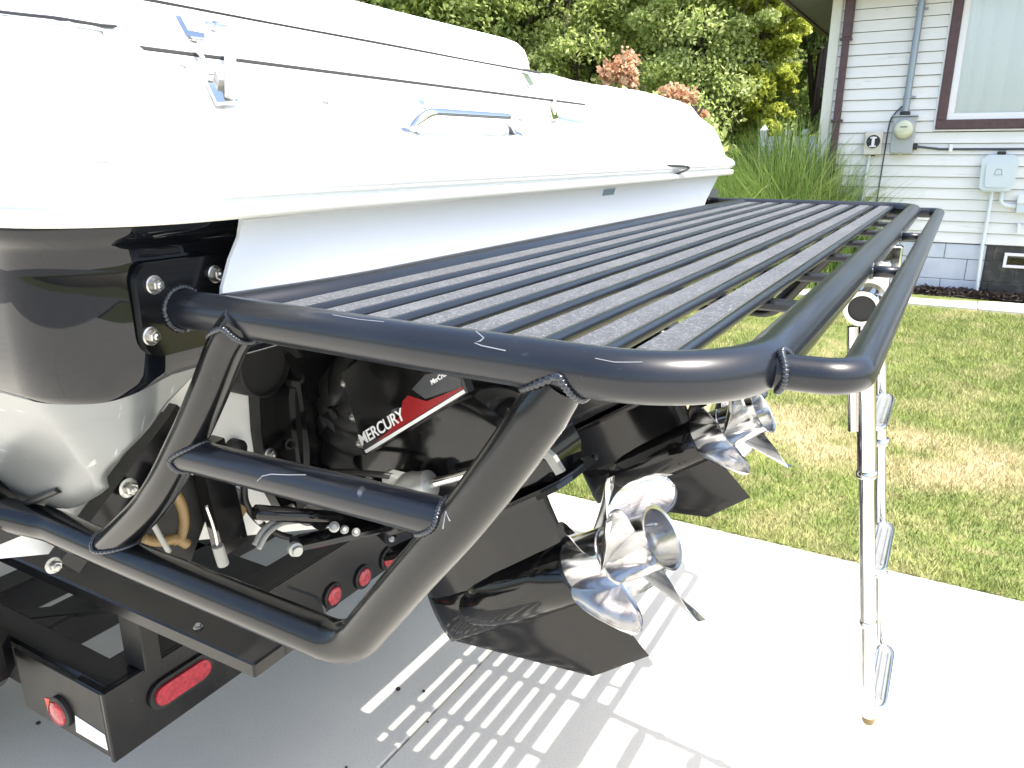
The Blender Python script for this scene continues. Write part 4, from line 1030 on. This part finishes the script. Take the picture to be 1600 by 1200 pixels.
# ---- sterndrives
def build_drive():
    O = Vector((-.54, 1.20, .80)); th = math.radians(33); A = Vector((math.cos(th), 0, math.sin(th))); B = Vector((-math.sin(th), 0, math.cos(th)))
    decal = False
    def L(a, b, y=0.0): return O + A * a + B * b + Vector((0, y, 0))
    def loc(px, py, y=1.2):
        P = ony(px, py, y) - O; return P.dot(A), P.dot(B)
    def foil(levels, name, m, parent):
        V = []; Fq = []; n = 20
        for b, a0, a1, t in levels:
            for k in range(n):
                u = k / n; s = 1 if u < .5 else -1; w = (u * 2 if u < .5 else 2 - u * 2)     # 0 nose .. 1 tail
                w2 = .5 - .5 * math.cos(math.pi * w); th_ = t * (1.6 * math.sqrt(w2 + 1e-6) * (1 - w2) ** .75) ** .9
                V.append(L(a0 + (a1 - a0) * w2, b, s * th_))
        for j in range(len(levels) - 1):
            for k in range(n): l = (k + 1) % n; Fq.append((j * n + k, (j + 1) * n + k, (j + 1) * n + l, j * n + l))
        Fq += [tuple(range(n)), tuple((len(levels) - 1) * n + k for k in range(n))[::-1]]
        return mesh(name, V, Fq, m, parent, smooth=True, sharp=55)
    gc = MB()
    # gearcase torpedo
    gc.lathe(L(-.335, -.003), A, [(0, .010), (.02, .030), (.06, .049), (.11, .0595), (.17, .0645), (.26, .064), (.335, .0615), (.341, .055)], 40)
    drv = gc.build('sterndrive', M['drive'], boat, smooth=True, sharp=50, loc=O)
    skp = [loc(*q) for q in ((676, 955), (704, 1000), (926, 1057), (1016, 1027), (940, 930), (925, 880))]
    def span(b):
        xs_ = []
        for (a0, b0), (a1, b1) in zip(skp, skp[1:] + skp[:1]):
            if (b0 - b) * (b1 - b) <= 0 and b0 != b1: xs_.append(a0 + (a1 - a0) * (b - b0) / (b1 - b0))
        return min(xs_), max(xs_)
    bmin = min(q[1] for q in skp); lv = []
    for k in range(13):
        b = bmin + .0006 + (-.03 - bmin) * (k / 12) ** 1.1; a0, a1 = span(b); lv.append((b, a0, a1, .0018 + .010 * (k / 12) + .020 * (k / 12) ** 5))
    foil(lv, 'skeg', M['drive'], drv)
    la0 = loc(690, 968); la1 = loc(640, 868)
    def lead(b): return la0[0] + (la1[0] - la0[0]) * (b - la0[1]) / (la1[1] - la0[1])
    foil([(b, lead(b) - .004, -.02, math.sqrt(max(1e-6, .066 ** 2 - b * b)) * .86 + .002) for b in (-.064, -.058, -.048, -.034, -.018, 0, .018, .034, .048, .058)], 'gearcase_nose', M['drive'], drv)
    foil([(-.045, lead(-.045), .0, .034), (-.02, lead(-.02), .002, .042), (.0, lead(0), .004, .046), (.04, lead(.04), .004, .047), (.08, lead(.08), .010, .047), (.13, lead(.13), .015, .050), (.166, lead(.166), .02, .054)], 'leg', M['drive'], drv)
    # plate above the propellers
    hp = [(-.43, .0), (-.41, .05), (-.36, .075), (-.2, .098), (-.02, .112), (.07, .108), (.108, .09), (.12, .05), (.122, 0)]
    MB().prism([L(a, .165, y) for a, y in hp] + [L(a, .165, -y) for a, y in hp[::-1][1:-1]], B * .009).build('anti_ventilation_plate', M['drive'], drv)
    MB().prism([L(a, .174, y * .8) for a, y in hp] + [L(a, .174, -y * .8) for a, y in hp[::-1][1:-1]], B * .004).build('plate_step', M['drive'], drv)
    # upper housing
    up = [(-.36, .178), (.085, .178), (.105, .21), (.11, .27), (.06, .36), (.02, .42), (-.02, .47), (-.05, .545), (-.30, .575), (-.38, .55), (-.43, .46), (-.42, .30)]
    hb = MB(); lay = [(-.085, .80), (-.078, .93), (-.06, 1.0), (.06, 1.0), (.078, .93), (.085, .80)]
    cx_ = (-.16, .37); V = []; n = len(up)
    for y, s in lay:
        for a, b in up: V.append(L(cx_[0] + (a - cx_[0]) * s, cx_[1] + (b - cx_[1]) * s, y))
    Fq = [tuple(range(n)), tuple((len(lay) - 1) * n + k for k in range(n))[::-1]]
    for j in range(len(lay) - 1):
        for k in range(n): l = (k + 1) % n; Fq.append((j * n + k, (j + 1) * n + k, (j + 1) * n + l, j * n + l))
    mesh('drive_housing', V, Fq, M['drive'], drv, smooth=True, sharp=35)
    # side cover with decal (on both flanks)
    a0_, b0_ = loc(571, 706, 1.0922); a1_, b1_ = loc(726, 611, 1.0922); ln_ = math.hypot(a1_ - a0_, b1_ - b0_); kx_ = ln_ / .31; ex_ = ((a1_ - a0_) / ln_, (b1_ - b0_) / ln_)
    def L(a, b, y=0.0):
        if not decal: return O + A * a + B * b + Vector((0, y, 0))
        u_ = (a + .366) * kx_; v_ = (b - .378) * kx_
        return O + A * (a0_ + ex_[0] * u_ - ex_[1] * v_) + B * (b0_ + ex_[1] * u_ + ex_[0] * v_) + Vector((0, y, 0))
    for s in (-1, 1):
        decal = True
        pc = [(-.318, .545), (-.372, .372), (-.052, .372), (-.045, .40), (-.060, .43), (-.12, .452), (-.16, .50), (-.20, .55)]
        P = [L(a, b, s * .0855) for a, b in pc]; cov = MB().prism(P, (0, s * .022, 0)).build('side_cover', M['drive'], drv, smooth=True, sharp=30)
        ys = s * .1078
        def strip(poly, m, nm, e=.0):
            return MB().prism([L(a, b, ys + s * e) for a, b in poly], (0, s * .0006, 0)).build(nm, m, cov)
        strip([(-.366, .3745), (-.056, .3745), (-.056, .3815), (-.366, .3815)], M['decal_white'], 'decal_line')
        strip([(-.330, .3835), (-.056, .3835), (-.056, .387), (-.15, .400), (-.185, .430), (-.205, .426), (-.228, .405), (-.270, .391)], M['decal_red'], 'decal_wedge')
        strip([(-.150, .4055), (-.058, .3885), (-.050, .40), (-.064, .427), (-.12, .446), (-.168, .436)], M['decal_grey'], 'decal_field')
        strip([(-.262, .400), (-.237, .411), (-.222, .420), (-.24, .423), (-.262, .408)], M['decal_grey'], 'decal_tip', .0003)
        for txt, sz, a, b, m in (('MERCURY', .034, -.366, .393, 'decal_white'), ('MerCruiser', .0125, -.118, .4215, 'decal_white')):
            cu = bpy.data.curves.new('lettering', 'FONT'); cu.body = txt; cu.size = sz * 1.38; cu.extrude = .0006; cu.offset = .0006 if sz > .02 else .0002; cu.shear = .18; cu.space_character = .97
            to = bpy.data.objects.new('lettering_source', cu); COL.objects.link(to); dg_ = bpy.context.evaluated_depsgraph_get()
            me = bpy.data.meshes.new_from_object(to.evaluated_get(dg_)); bpy.data.objects.remove(to)
            wmax = max(v.co.x for v in me.vertices); sc_ = (.150 if sz > .02 else .060) / wmax
            for v in me.vertices:
                x_ = v.co.x * sc_; y_ = v.co.y * sc_ * (1.05)
                if s > 0: x_ = (.150 if sz > .02 else .060) - x_
                v.co = L(a + x_, b + y_, ys + s * (.0012 + v.co.z)) - origin(cov)
            me.materials.clear(); me.materials.append(M[m]); me.name = 'lettering'
            lo = bpy.data.objects.new('lettering', me); COL.objects.link(lo); lo.parent = cov
        for a, b in ((-.322, .525), (-.348, .455), (-.368, .40)):
            q = bolt(drv, L(a - .006, b, s * .095), (0, s, 0), .0085, .010)
        decal = False
    for a, b in ((-.30, .335), (-.36, .30), (.02, .235), (.07, .25)):
        bolt(drv, L(a, b, -.083), (0, -1, 0), .008, .009)
    # white hose clamp strap and cable on the housing tail
    MB().prism([L(.088, .285, -.088), L(.105, .278, -.088), L(.130, .22, -.088), L(.132, .19, -.088), L(.116, .19, -.088), L(.113, .222, -.088), L(.09, .265, -.088)], (0, .012, 0)).build('anode', M['hose_grey'], drv, smooth=True, sharp=30)
    # bell housing, bellows, gimbal plate
    g_ = Vector((-1.00, 1.20, 1.06)); pts = [Vector((XB + .03, 1.2, 1.03)), Vector((-1.09, 1.2, 1.045)), Vector((-1.03, 1.2, 1.07)), L(-.40, .38)]
    pp = spline(pts, 12); MB().sweep(pp, [.098 + (.014 if k % 3 == 0 else 0) for k in range(len(pp))], 24).build('bellows', M['rubber'], drv, smooth=True)
    def ov(w, h, n=28): return [Vector((0, 1.2 + w * (abs(math.cos(2 * math.pi * k / n)) ** .8) * (1 if math.cos(2 * math.pi * k / n) > 0 else -1), 1.03 + h * (abs(math.sin(2 * math.pi * k / n)) ** .8) * (1 if math.sin(2 * math.pi * k / n) > 0 else -1))) for k in range(n)]
    MB().prism([Vector((XB + .0005, p.y, p.z)) for p in ov(.205, .27)], (.030, 0, 0)).build('gimbal_plate', M['drive'], drv, smooth=True, sharp=40)
    MB().prism([Vector((XB + .031, p.y, p.z)) for p in ov(.165, .225)], (.055, 0, 0)).build('gimbal_ring', M['drive'], drv, smooth=True, sharp=40)
    for s in (-1, 1):
        MB().prism([(XB + .06, 1.2 + s * .135, .84), (XB + .06, 1.2 + s * .135, 1.20), (-1.075, 1.2 + s * .135, 1.18), (-1.06, 1.2 + s * .135, 1.0), (-1.07, 1.2 + s * .135, .88)], (0, s * .022, 0)).build('gimbal_arm', M['drive'], drv, smooth=True, sharp=30)
        # trim ram
        q0 = Vector((-1.045, 1.2 + s * .145, .855)); q1 = L(.02, .255, s * .125); d = (q1 - q0)
        MB().sweep([q0, q0 + d * .60], .026, 20).build('trim_cylinder', M['drive'], drv, smooth=True, sharp=50)
        c0 = q0 + d * .50; MB().lathe(c0, d, [(0, .030), (.012, .033), (.040, .033), (.048, .029), (.075, .027), (.080, .018)], 22).build('cylinder_end', M['alu'], drv, smooth=True, sharp=35)
        MB().bbox(c0 + Vector((-.035, -.014, .015)), c0 + Vector((.03, .014, .038)), .004).build('cylinder_port', M['alu'], drv)
        MB().sweep([q0 + d * .58, q1], .0095, 14).build('ram_rod', M['steel'], drv, smooth=True, sharp=50)
        MB().lathe(q1 - Vector((0, .02, 0)), (0, 1, 0), [(0, .022), (.04, .022)], 18).build('ram_eye', M['drive'], drv, smooth=True, sharp=50)
        MB().lathe(q0 - Vector((0, .022, 0)), (0, 1, 0), [(0, .03), (.044, .03)], 18).build('ram_pivot', M['drive'], drv, smooth=True, sharp=50)
        MB().sweep(spline([q0 + d * .5 + Vector((0, 0, .03)), q0 + d * .35 + Vector((0, s * .02, .06)), q0 + Vector((-.02, s * .01, .09)), Vector((XB + .03, 1.2 + s * .12, .90))], 8), .0065, 10).build('hydraulic_hose', M['rubber'], drv, smooth=True)
    for yy, zz in ((1.03, 1.19), (1.37, 1.19), (1.01, .98), (1.05, .84), (1.2, 1.285)):
        bolt(drv, (XB + .031, yy, zz), (1, 0, 0), .009, .011)
    # propellers, front and rear turning opposite ways
    hubm = MB().lathe(L(.004, 0), A, [(0, .056), (.004, .0585), (.082, .056), (.084, .053), (.087, .053), (.089, .0545), (.165, .0525), (.186, .056), (.192, .060), (.190, .054), (.150, .046), (.10, .03)], 44, caps=False).build('propeller_hub', M['prop'], drv, smooth=True, sharp=40)
    MB().lathe(L(.139, 0), A, [(0, .016), (.012, .015), (.018, .009)], 20).build('propeller_nut', M['bolt'], drv, smooth=True, sharp=35)
    MB().lathe(L(.135, 0), A, [(0, .0505), (.004, .0505)], 36).build('hub_shade_disc', M['dark'], hubm)  # dark disc stands in for the shade inside the open hub
    def blade(a_c, ang, hand, Rt, name):
        V = []; nr, nc = 14, 12; rad0 = .045
        Yv = Vector((0, 1, 0))
        for side in (0, 1):
            for i in range(nr + 1):
                t = i / nr; r = rad0 + (Rt - rad0) * t
                hw = (.38 + .10 * math.sin(math.pi * min(1, t * 1.05)) ) * math.sqrt(max(0.0, 1 - max(0, (t - .42) / .58) ** 2.4)) * .98
                skew = -.22 * t ** 1.6
                for j in range(nc + 1):
                    u = -1 + 2 * j / nc; phi = hand * (u * hw * (1.05 - .30 * t) + skew)
                    axial = -hand * phi * (.105 - .02 * t) * 1.15 + .040 * t * t + .014 * abs(u) ** 2 * (1 if u > 0 else 0)
                    thk = .0034 * (1 - t * .72) * (1 - u * u) ** .5 + .0004
                    a_ = ang + phi
                    V.append(L(a_c + axial + (thk if side else -thk), r * math.cos(a_), r * math.sin(a_)))
        N = (nr + 1) * (nc + 1); Fq = []; w = nc + 1
        for i in range(nr):
            for j in range(nc):
                q = (i * w + j, i * w + j + 1, (i + 1) * w + j + 1, (i + 1) * w + j)
                Fq += [q, tuple(x + N for x in q[::-1])]
        def rim(a, b): Fq.append((a, b, b + N, a + N))
        for j in range(nc): rim(nr * w + j + 1, nr * w + j); rim(j, j + 1)
        for i in range(nr): rim(i * w + nc, (i + 1) * w + nc) if False else rim((i + 1) * w + nc, i * w + nc) if False else rim(i * w + nc, (i + 1) * w + nc); rim((i + 1) * w, i * w)
        return mesh(name, V, Fq, M['prop'], hubm, smooth=True, sharp=60)
    for k in range(4): blade(.040, math.radians(-40 + 90 * k), 1, .150, 'propeller_blade')
    for k in range(3): blade(.125, math.radians(-68 + 120 * k), -1, .160, 'propeller_blade')
    return drv
drive = build_drive()
twin = copy_tree(drive, boat); twin.location.y += .80
# exhaust outlets and fittings on the recessed transom
ex = MB().lathe((XB, .985, 1.178), (1, 0, 0), [(0, .064), (.07, .064), (.075, .060), (.062, .058)], 30).build('exhaust_tip', M['rubber'], boat, smooth=True, sharp=40)
MB().lathe((XB, 2.22, 1.178), (1, 0, 0), [(0, .064), (.07, .064), (.075, .060)], 30).build('exhaust_tip', M['rubber'], boat, smooth=True, sharp=40)
T = lambda px, py, x=-1.12: onx(px, py, x)
tab = MB().lathe(T(363, 700, XB + .0), (1, 0, 0), [(0, .02), (.02, .02), (.026, .012)], 16).build('transom_fitting', M['rubber'], boat, smooth=True, sharp=40)
def hosep(name, pix, r, m, x=-1.08): return MB().sweep(spline([T(a, b, x) for a, b in pix], 8), r, 12).build(name, M[m], boat, smooth=True)
hosep('tan_hose', [(272, 768), (283, 790), (287, 815), (282, 838), (270, 845)], .0095, 'tan')
hosep('tan_hose', [(292, 850), (275, 842), (250, 846), (222, 842)], .009, 'tan')
hosep('tan_hose', [(268, 780), (275, 800), (277, 830), (290, 848)], .007, 'tan', -1.09)
hosep('white_rod', [(236, 812), (250, 838), (264, 862)], .0045, 'hose_grey', -1.05)
hosep('steel_cable', [(322, 790), (334, 825), (341, 858)], .003, 'steel', -1.04)
MB().sweep([T(340, 853, -1.04), T(349, 882, -1.04)], .010, 12).build('cable_ferrule', M['hose_grey'], boat, smooth=True, sharp=50)
hosep('black_hose', [(381, 758), (384, 785), (398, 808), (420, 826), (445, 838), (475, 842)], .0065, 'rubber', -1.05)
MB().sweep([T(400, 806, -1.046), T(407, 814, -1.046)], .0075, 10).build('hose_tag', M['white_trim'], boat, smooth=True)
hosep('grey_hose', [(398, 852), (412, 828), (436, 812), (462, 808), (482, 816)], .006, 'hose_grey', -1.02)
hosep('grey_hose', [(404, 858), (418, 834), (440, 818), (466, 814)], .005, 'hose_grey', -1.01)
pump = MB().lathe(T(352, 765, -1.14), Vector(T(384, 800, -1.02)) - Vector(T(352, 765, -1.14)), [(0, .024), (.05, .024), (.052, .020), (.08, .020)], 22).build('trim_pump', M['alu'], boat, smooth=True, sharp=40)
MB().sweep([T(378, 790, -1.06), T(366, 812, -1.06)], .012, 16).build('pump_reservoir', M['tan'], pump, smooth=True, sharp=50)
tie = MB().sweep([T(400, 800, -1.0), T(580, 815, -.96)], .014, 10).build('tie_bar', M['drive'], boat, smooth=True)
MB().lathe(T(459, 856, -.98), (1, -.4, 0), [(0, .013), (.010, .0135), (.012, .009), (.02, .009)], 18).build('tie_bar_end', M['alu'], tie, smooth=True, sharp=40)
lk = MB().sweep([T(462, 850, -.99), T(620, 815, -.93)], .024, 10, flat=.6).build('steering_link', M['drive'], boat, smooth=True, sharp=40)
for px, py, r in ((522, 824, .010), (538, 828, .008), (556, 832, .008), (612, 842, .007)):
    MB().lathe(T(px, py, -.93), (.6, -.6, .5), [(0, r), (.012, r), (.014, r * .7), (.022, r * .5)], 14).build('link_nut', M['alu'], lk, smooth=True, sharp=40)
# black trim tab channels leaning against the transom
def chan(name, p0, p1, w, d, m, par):
    p0 = Vector(p0); p1 = Vector(p1); u = (p1 - p0).normalized(); s = u.cross(Vector((1, 0, 0))).normalized() * w / 2
    return MB().prism([p0 - s, p0 + s, p1 + s, p1 - s], (d, 0, 0)).build(name, M[m], par)
tb = chan('trim_tab_bracket', T(258, 652, -1.15), T(88, 878, -1.15), .040, .035, 'trailer', boat)
bolt(tb, T(200, 762, -1.105), (1, 0, 0), .011, .012); bolt(tb, T(83, 883, -1.105), (1, 0, 0), .0085, .009)
chan('trim_tab_plate', T(292, 740, -1.10), T(240, 880, -1.10), .115, .02, 'trailer_dull', boat)
chan('trim_tab_arm', T(312, 690, -1.075), T(352, 850, -1.075), .055, .03, 'drive', boat)
chan('trim_tab_arm', T(250, 650, -1.14), T(300, 690, -1.14), .055, .02, 'trailer', boat)

# ================================================================== TRAILER
tr = thing('boat_trailer', (-1.35, .9, 0), 'black steel boat trailer with red tail lights under the stern', 'trailer')
XT = -1.35; ZT0, ZT1 = .345, .525; YT = .715
tf = MB()
tf.bbox((XT - .012, YT, ZT0 + .01), (XT, 2.40, ZT1), .003)                           # aft face plate
tf.bbox((XT - .10, YT + .002, ZT1 - .014), (XT - .012, 2.398, ZT1 - .002), .003)
rear = tf.build('rear_crossbeam', M['trailer'], tr)
MB().bbox((XT - .32, YT + .001, ZT0 + .02), (XT - .0125, YT + .013, ZT1 - .004), .002).build('end_plate', M['trailer_dull'], tr)
MB().bbox((-4.8, YT + .014, .40), (XT - .013, YT + .085, ZT1 - .001), .006).build('side_rail', M['trailer'], tr)
MB().bbox((-4.8, 2.31, .40), (XT - .013, 2.38, ZT1 - .001), .006).build('side_rail', M['trailer'], tr)
MB().bbox((-1.80, YT + .30, .50), (-1.42, YT + .36, .56), .005).build('winch_rail', M['trailer'], tr)
for x in (-1.80, -2.05, -3.2): MB().bbox((x, YT + .086, .41), (x + .09, 2.309, .50), .006).build('crossmember', M['trailer'], tr)
MB().bbox((-1.86, 1.18, .415), (XT - .101, 1.27, .50), .005).build('centre_rail', M['trailer_dull'], tr)
MB().prism([(-1.86, .80, .49), (-1.80, .80, .49), (XT - .11, 1.10, .49), (XT - .11, 1.18, .49)], (0, 0, .012)).build('gusset', M['trailer_dull'], tr)
bk = MB().bbox((-4.0, .775, .668), (-.965, .850, .700), .004).build('bunk', M['trailer'], tr)
MB().bbox((-1.40, .80, .526), (-1.33, .84, .667), .003).build('bunk_post', M['trailer_dull'], tr)
MB().bbox((-1.15, .853, .655), (-.975, .96, .694), .008).build('bunk_end_bracket', M['trailer'], tr)
MB().sweep(fillet([(-1.10, .99, .70), (-1.02, .99, .70), (-.985, .99, .66), (-1.06, .99, .64)], .02, 5), .003, 8).build('wire_guide', M['dark'], tr)
bolt(tr, (-1.14, .80, .700), (0, 0, 1), .006, .006)
MB().bbox((-4.0, 2.22, .625), (-.965, 2.30, .700), .006).build('bunk', M['trailer'], tr)
# lights
def oval(cy, cz, hw, hh, x, n=9):
    pts = []
    for s, a0 in ((1, -90), (-1, 90)):
        for k in range(n + 1):
            a = math.radians(a0 + 180 * k / n); pts.append(Vector((x, cy + s * (hw - hh) + math.cos(a) * hh, cz + math.sin(a) * hh)))
    return pts
c = onx(283, 1063, XT + .001)
lt = MB().prism(oval(c.y, c.z, .082, .034, XT + .0005), (.007, 0, 0)).build('tail_light', M['rubber'], tr, smooth=True, sharp=40)
MB().prism(oval(c.y, c.z, .070, .023, XT + .0078), (.006, 0, 0)).build('lens', M['red'], lt, smooth=True, sharp=40)
for px, py in ((520, 930), (567, 901), (606, 872)):
    c = onx(px, py, XT + .001)
    l_ = MB().lathe((XT + .0005, c.y, c.z), (1, 0, 0), [(0, .036), (.006, .036), (.009, .031), (.006, .027)], 28).build('marker_light', M['rubber'], tr, smooth=True, sharp=40)
    MB().lathe((XT + .0065, c.y, c.z), (1, 0, 0), [(0, .0255), (.003, .0255), (.006, .022), (.007, .012), (.0085, .010), (.0085, .002)], 26).build('lens', M['red'], l_, smooth=True, sharp=30)
E_ = lambda px, py: ony(px, py, YT + .0005)
c = E_(98, 1110)
l_ = MB().lathe((c.x, YT + .0005, c.z), (0, -1, 0), [(0, .036), (.008, .036), (.011, .031)], 28).build('side_marker', M['rubber'], tr, smooth=True, sharp=40)
MB().lathe((c.x, YT - .0105, c.z), (0, -1, 0), [(0, .028), (.004, .027), (.008, .02), (.0095, .006)], 26).build('lens', M['red'], l_, smooth=True, sharp=30)
MB().prism([E_(118, 1118), E_(164, 1148), E_(169, 1172), E_(120, 1143)], (0, -.0012, 0)).build('white_tape', M['tape_white'], tr)
MB().prism([E_(70, 1090), E_(86, 1094), E_(104, 1120), E_(76, 1112)], (0, -.0010, 0)).build('red_tape', M['tape_red'], tr)
# fender with step pad at the left edge
fd = MB().bbox((-3.1, .50, .46), (-1.62, .705, .60), .03).build('fender', M['trailer'], tr, smooth=True, sharp=40)
MB().prism(rrect(0, 0, .001, .001, .0003, 0), (0, 0, .0001)).build('fender_rivet', M['bolt'], fd) if False else None
MB().bbox((-2.6, .54, .6005), (-1.72, .67, .606), .004).build('step_pad', M['trailer_dull'], fd)
MB().lathe((-2.35, .52, .33), (0, 1, 0), [(0, .1), (0, .33), (.03, .345), (.14, .345), (.17, .33), (.17, .1)], 36).build('tyre', M['rubber'], tr, smooth=True, sharp=40)
MB().lathe((-2.35, .53, .33), (0, 1, 0), [(0, .05), (.02, .19), (.1, .2)], 30).build('wheel_rim', M['alu'], tr, smooth=True, sharp=40)
MB().lathe((-2.35, 2.42, .33), (0, 1, 0), [(0, .1), (0, .33), (.03, .345), (.14, .345), (.17, .33), (.17, .1)], 36).build('tyre', M['rubber'], tr, smooth=True, sharp=40)
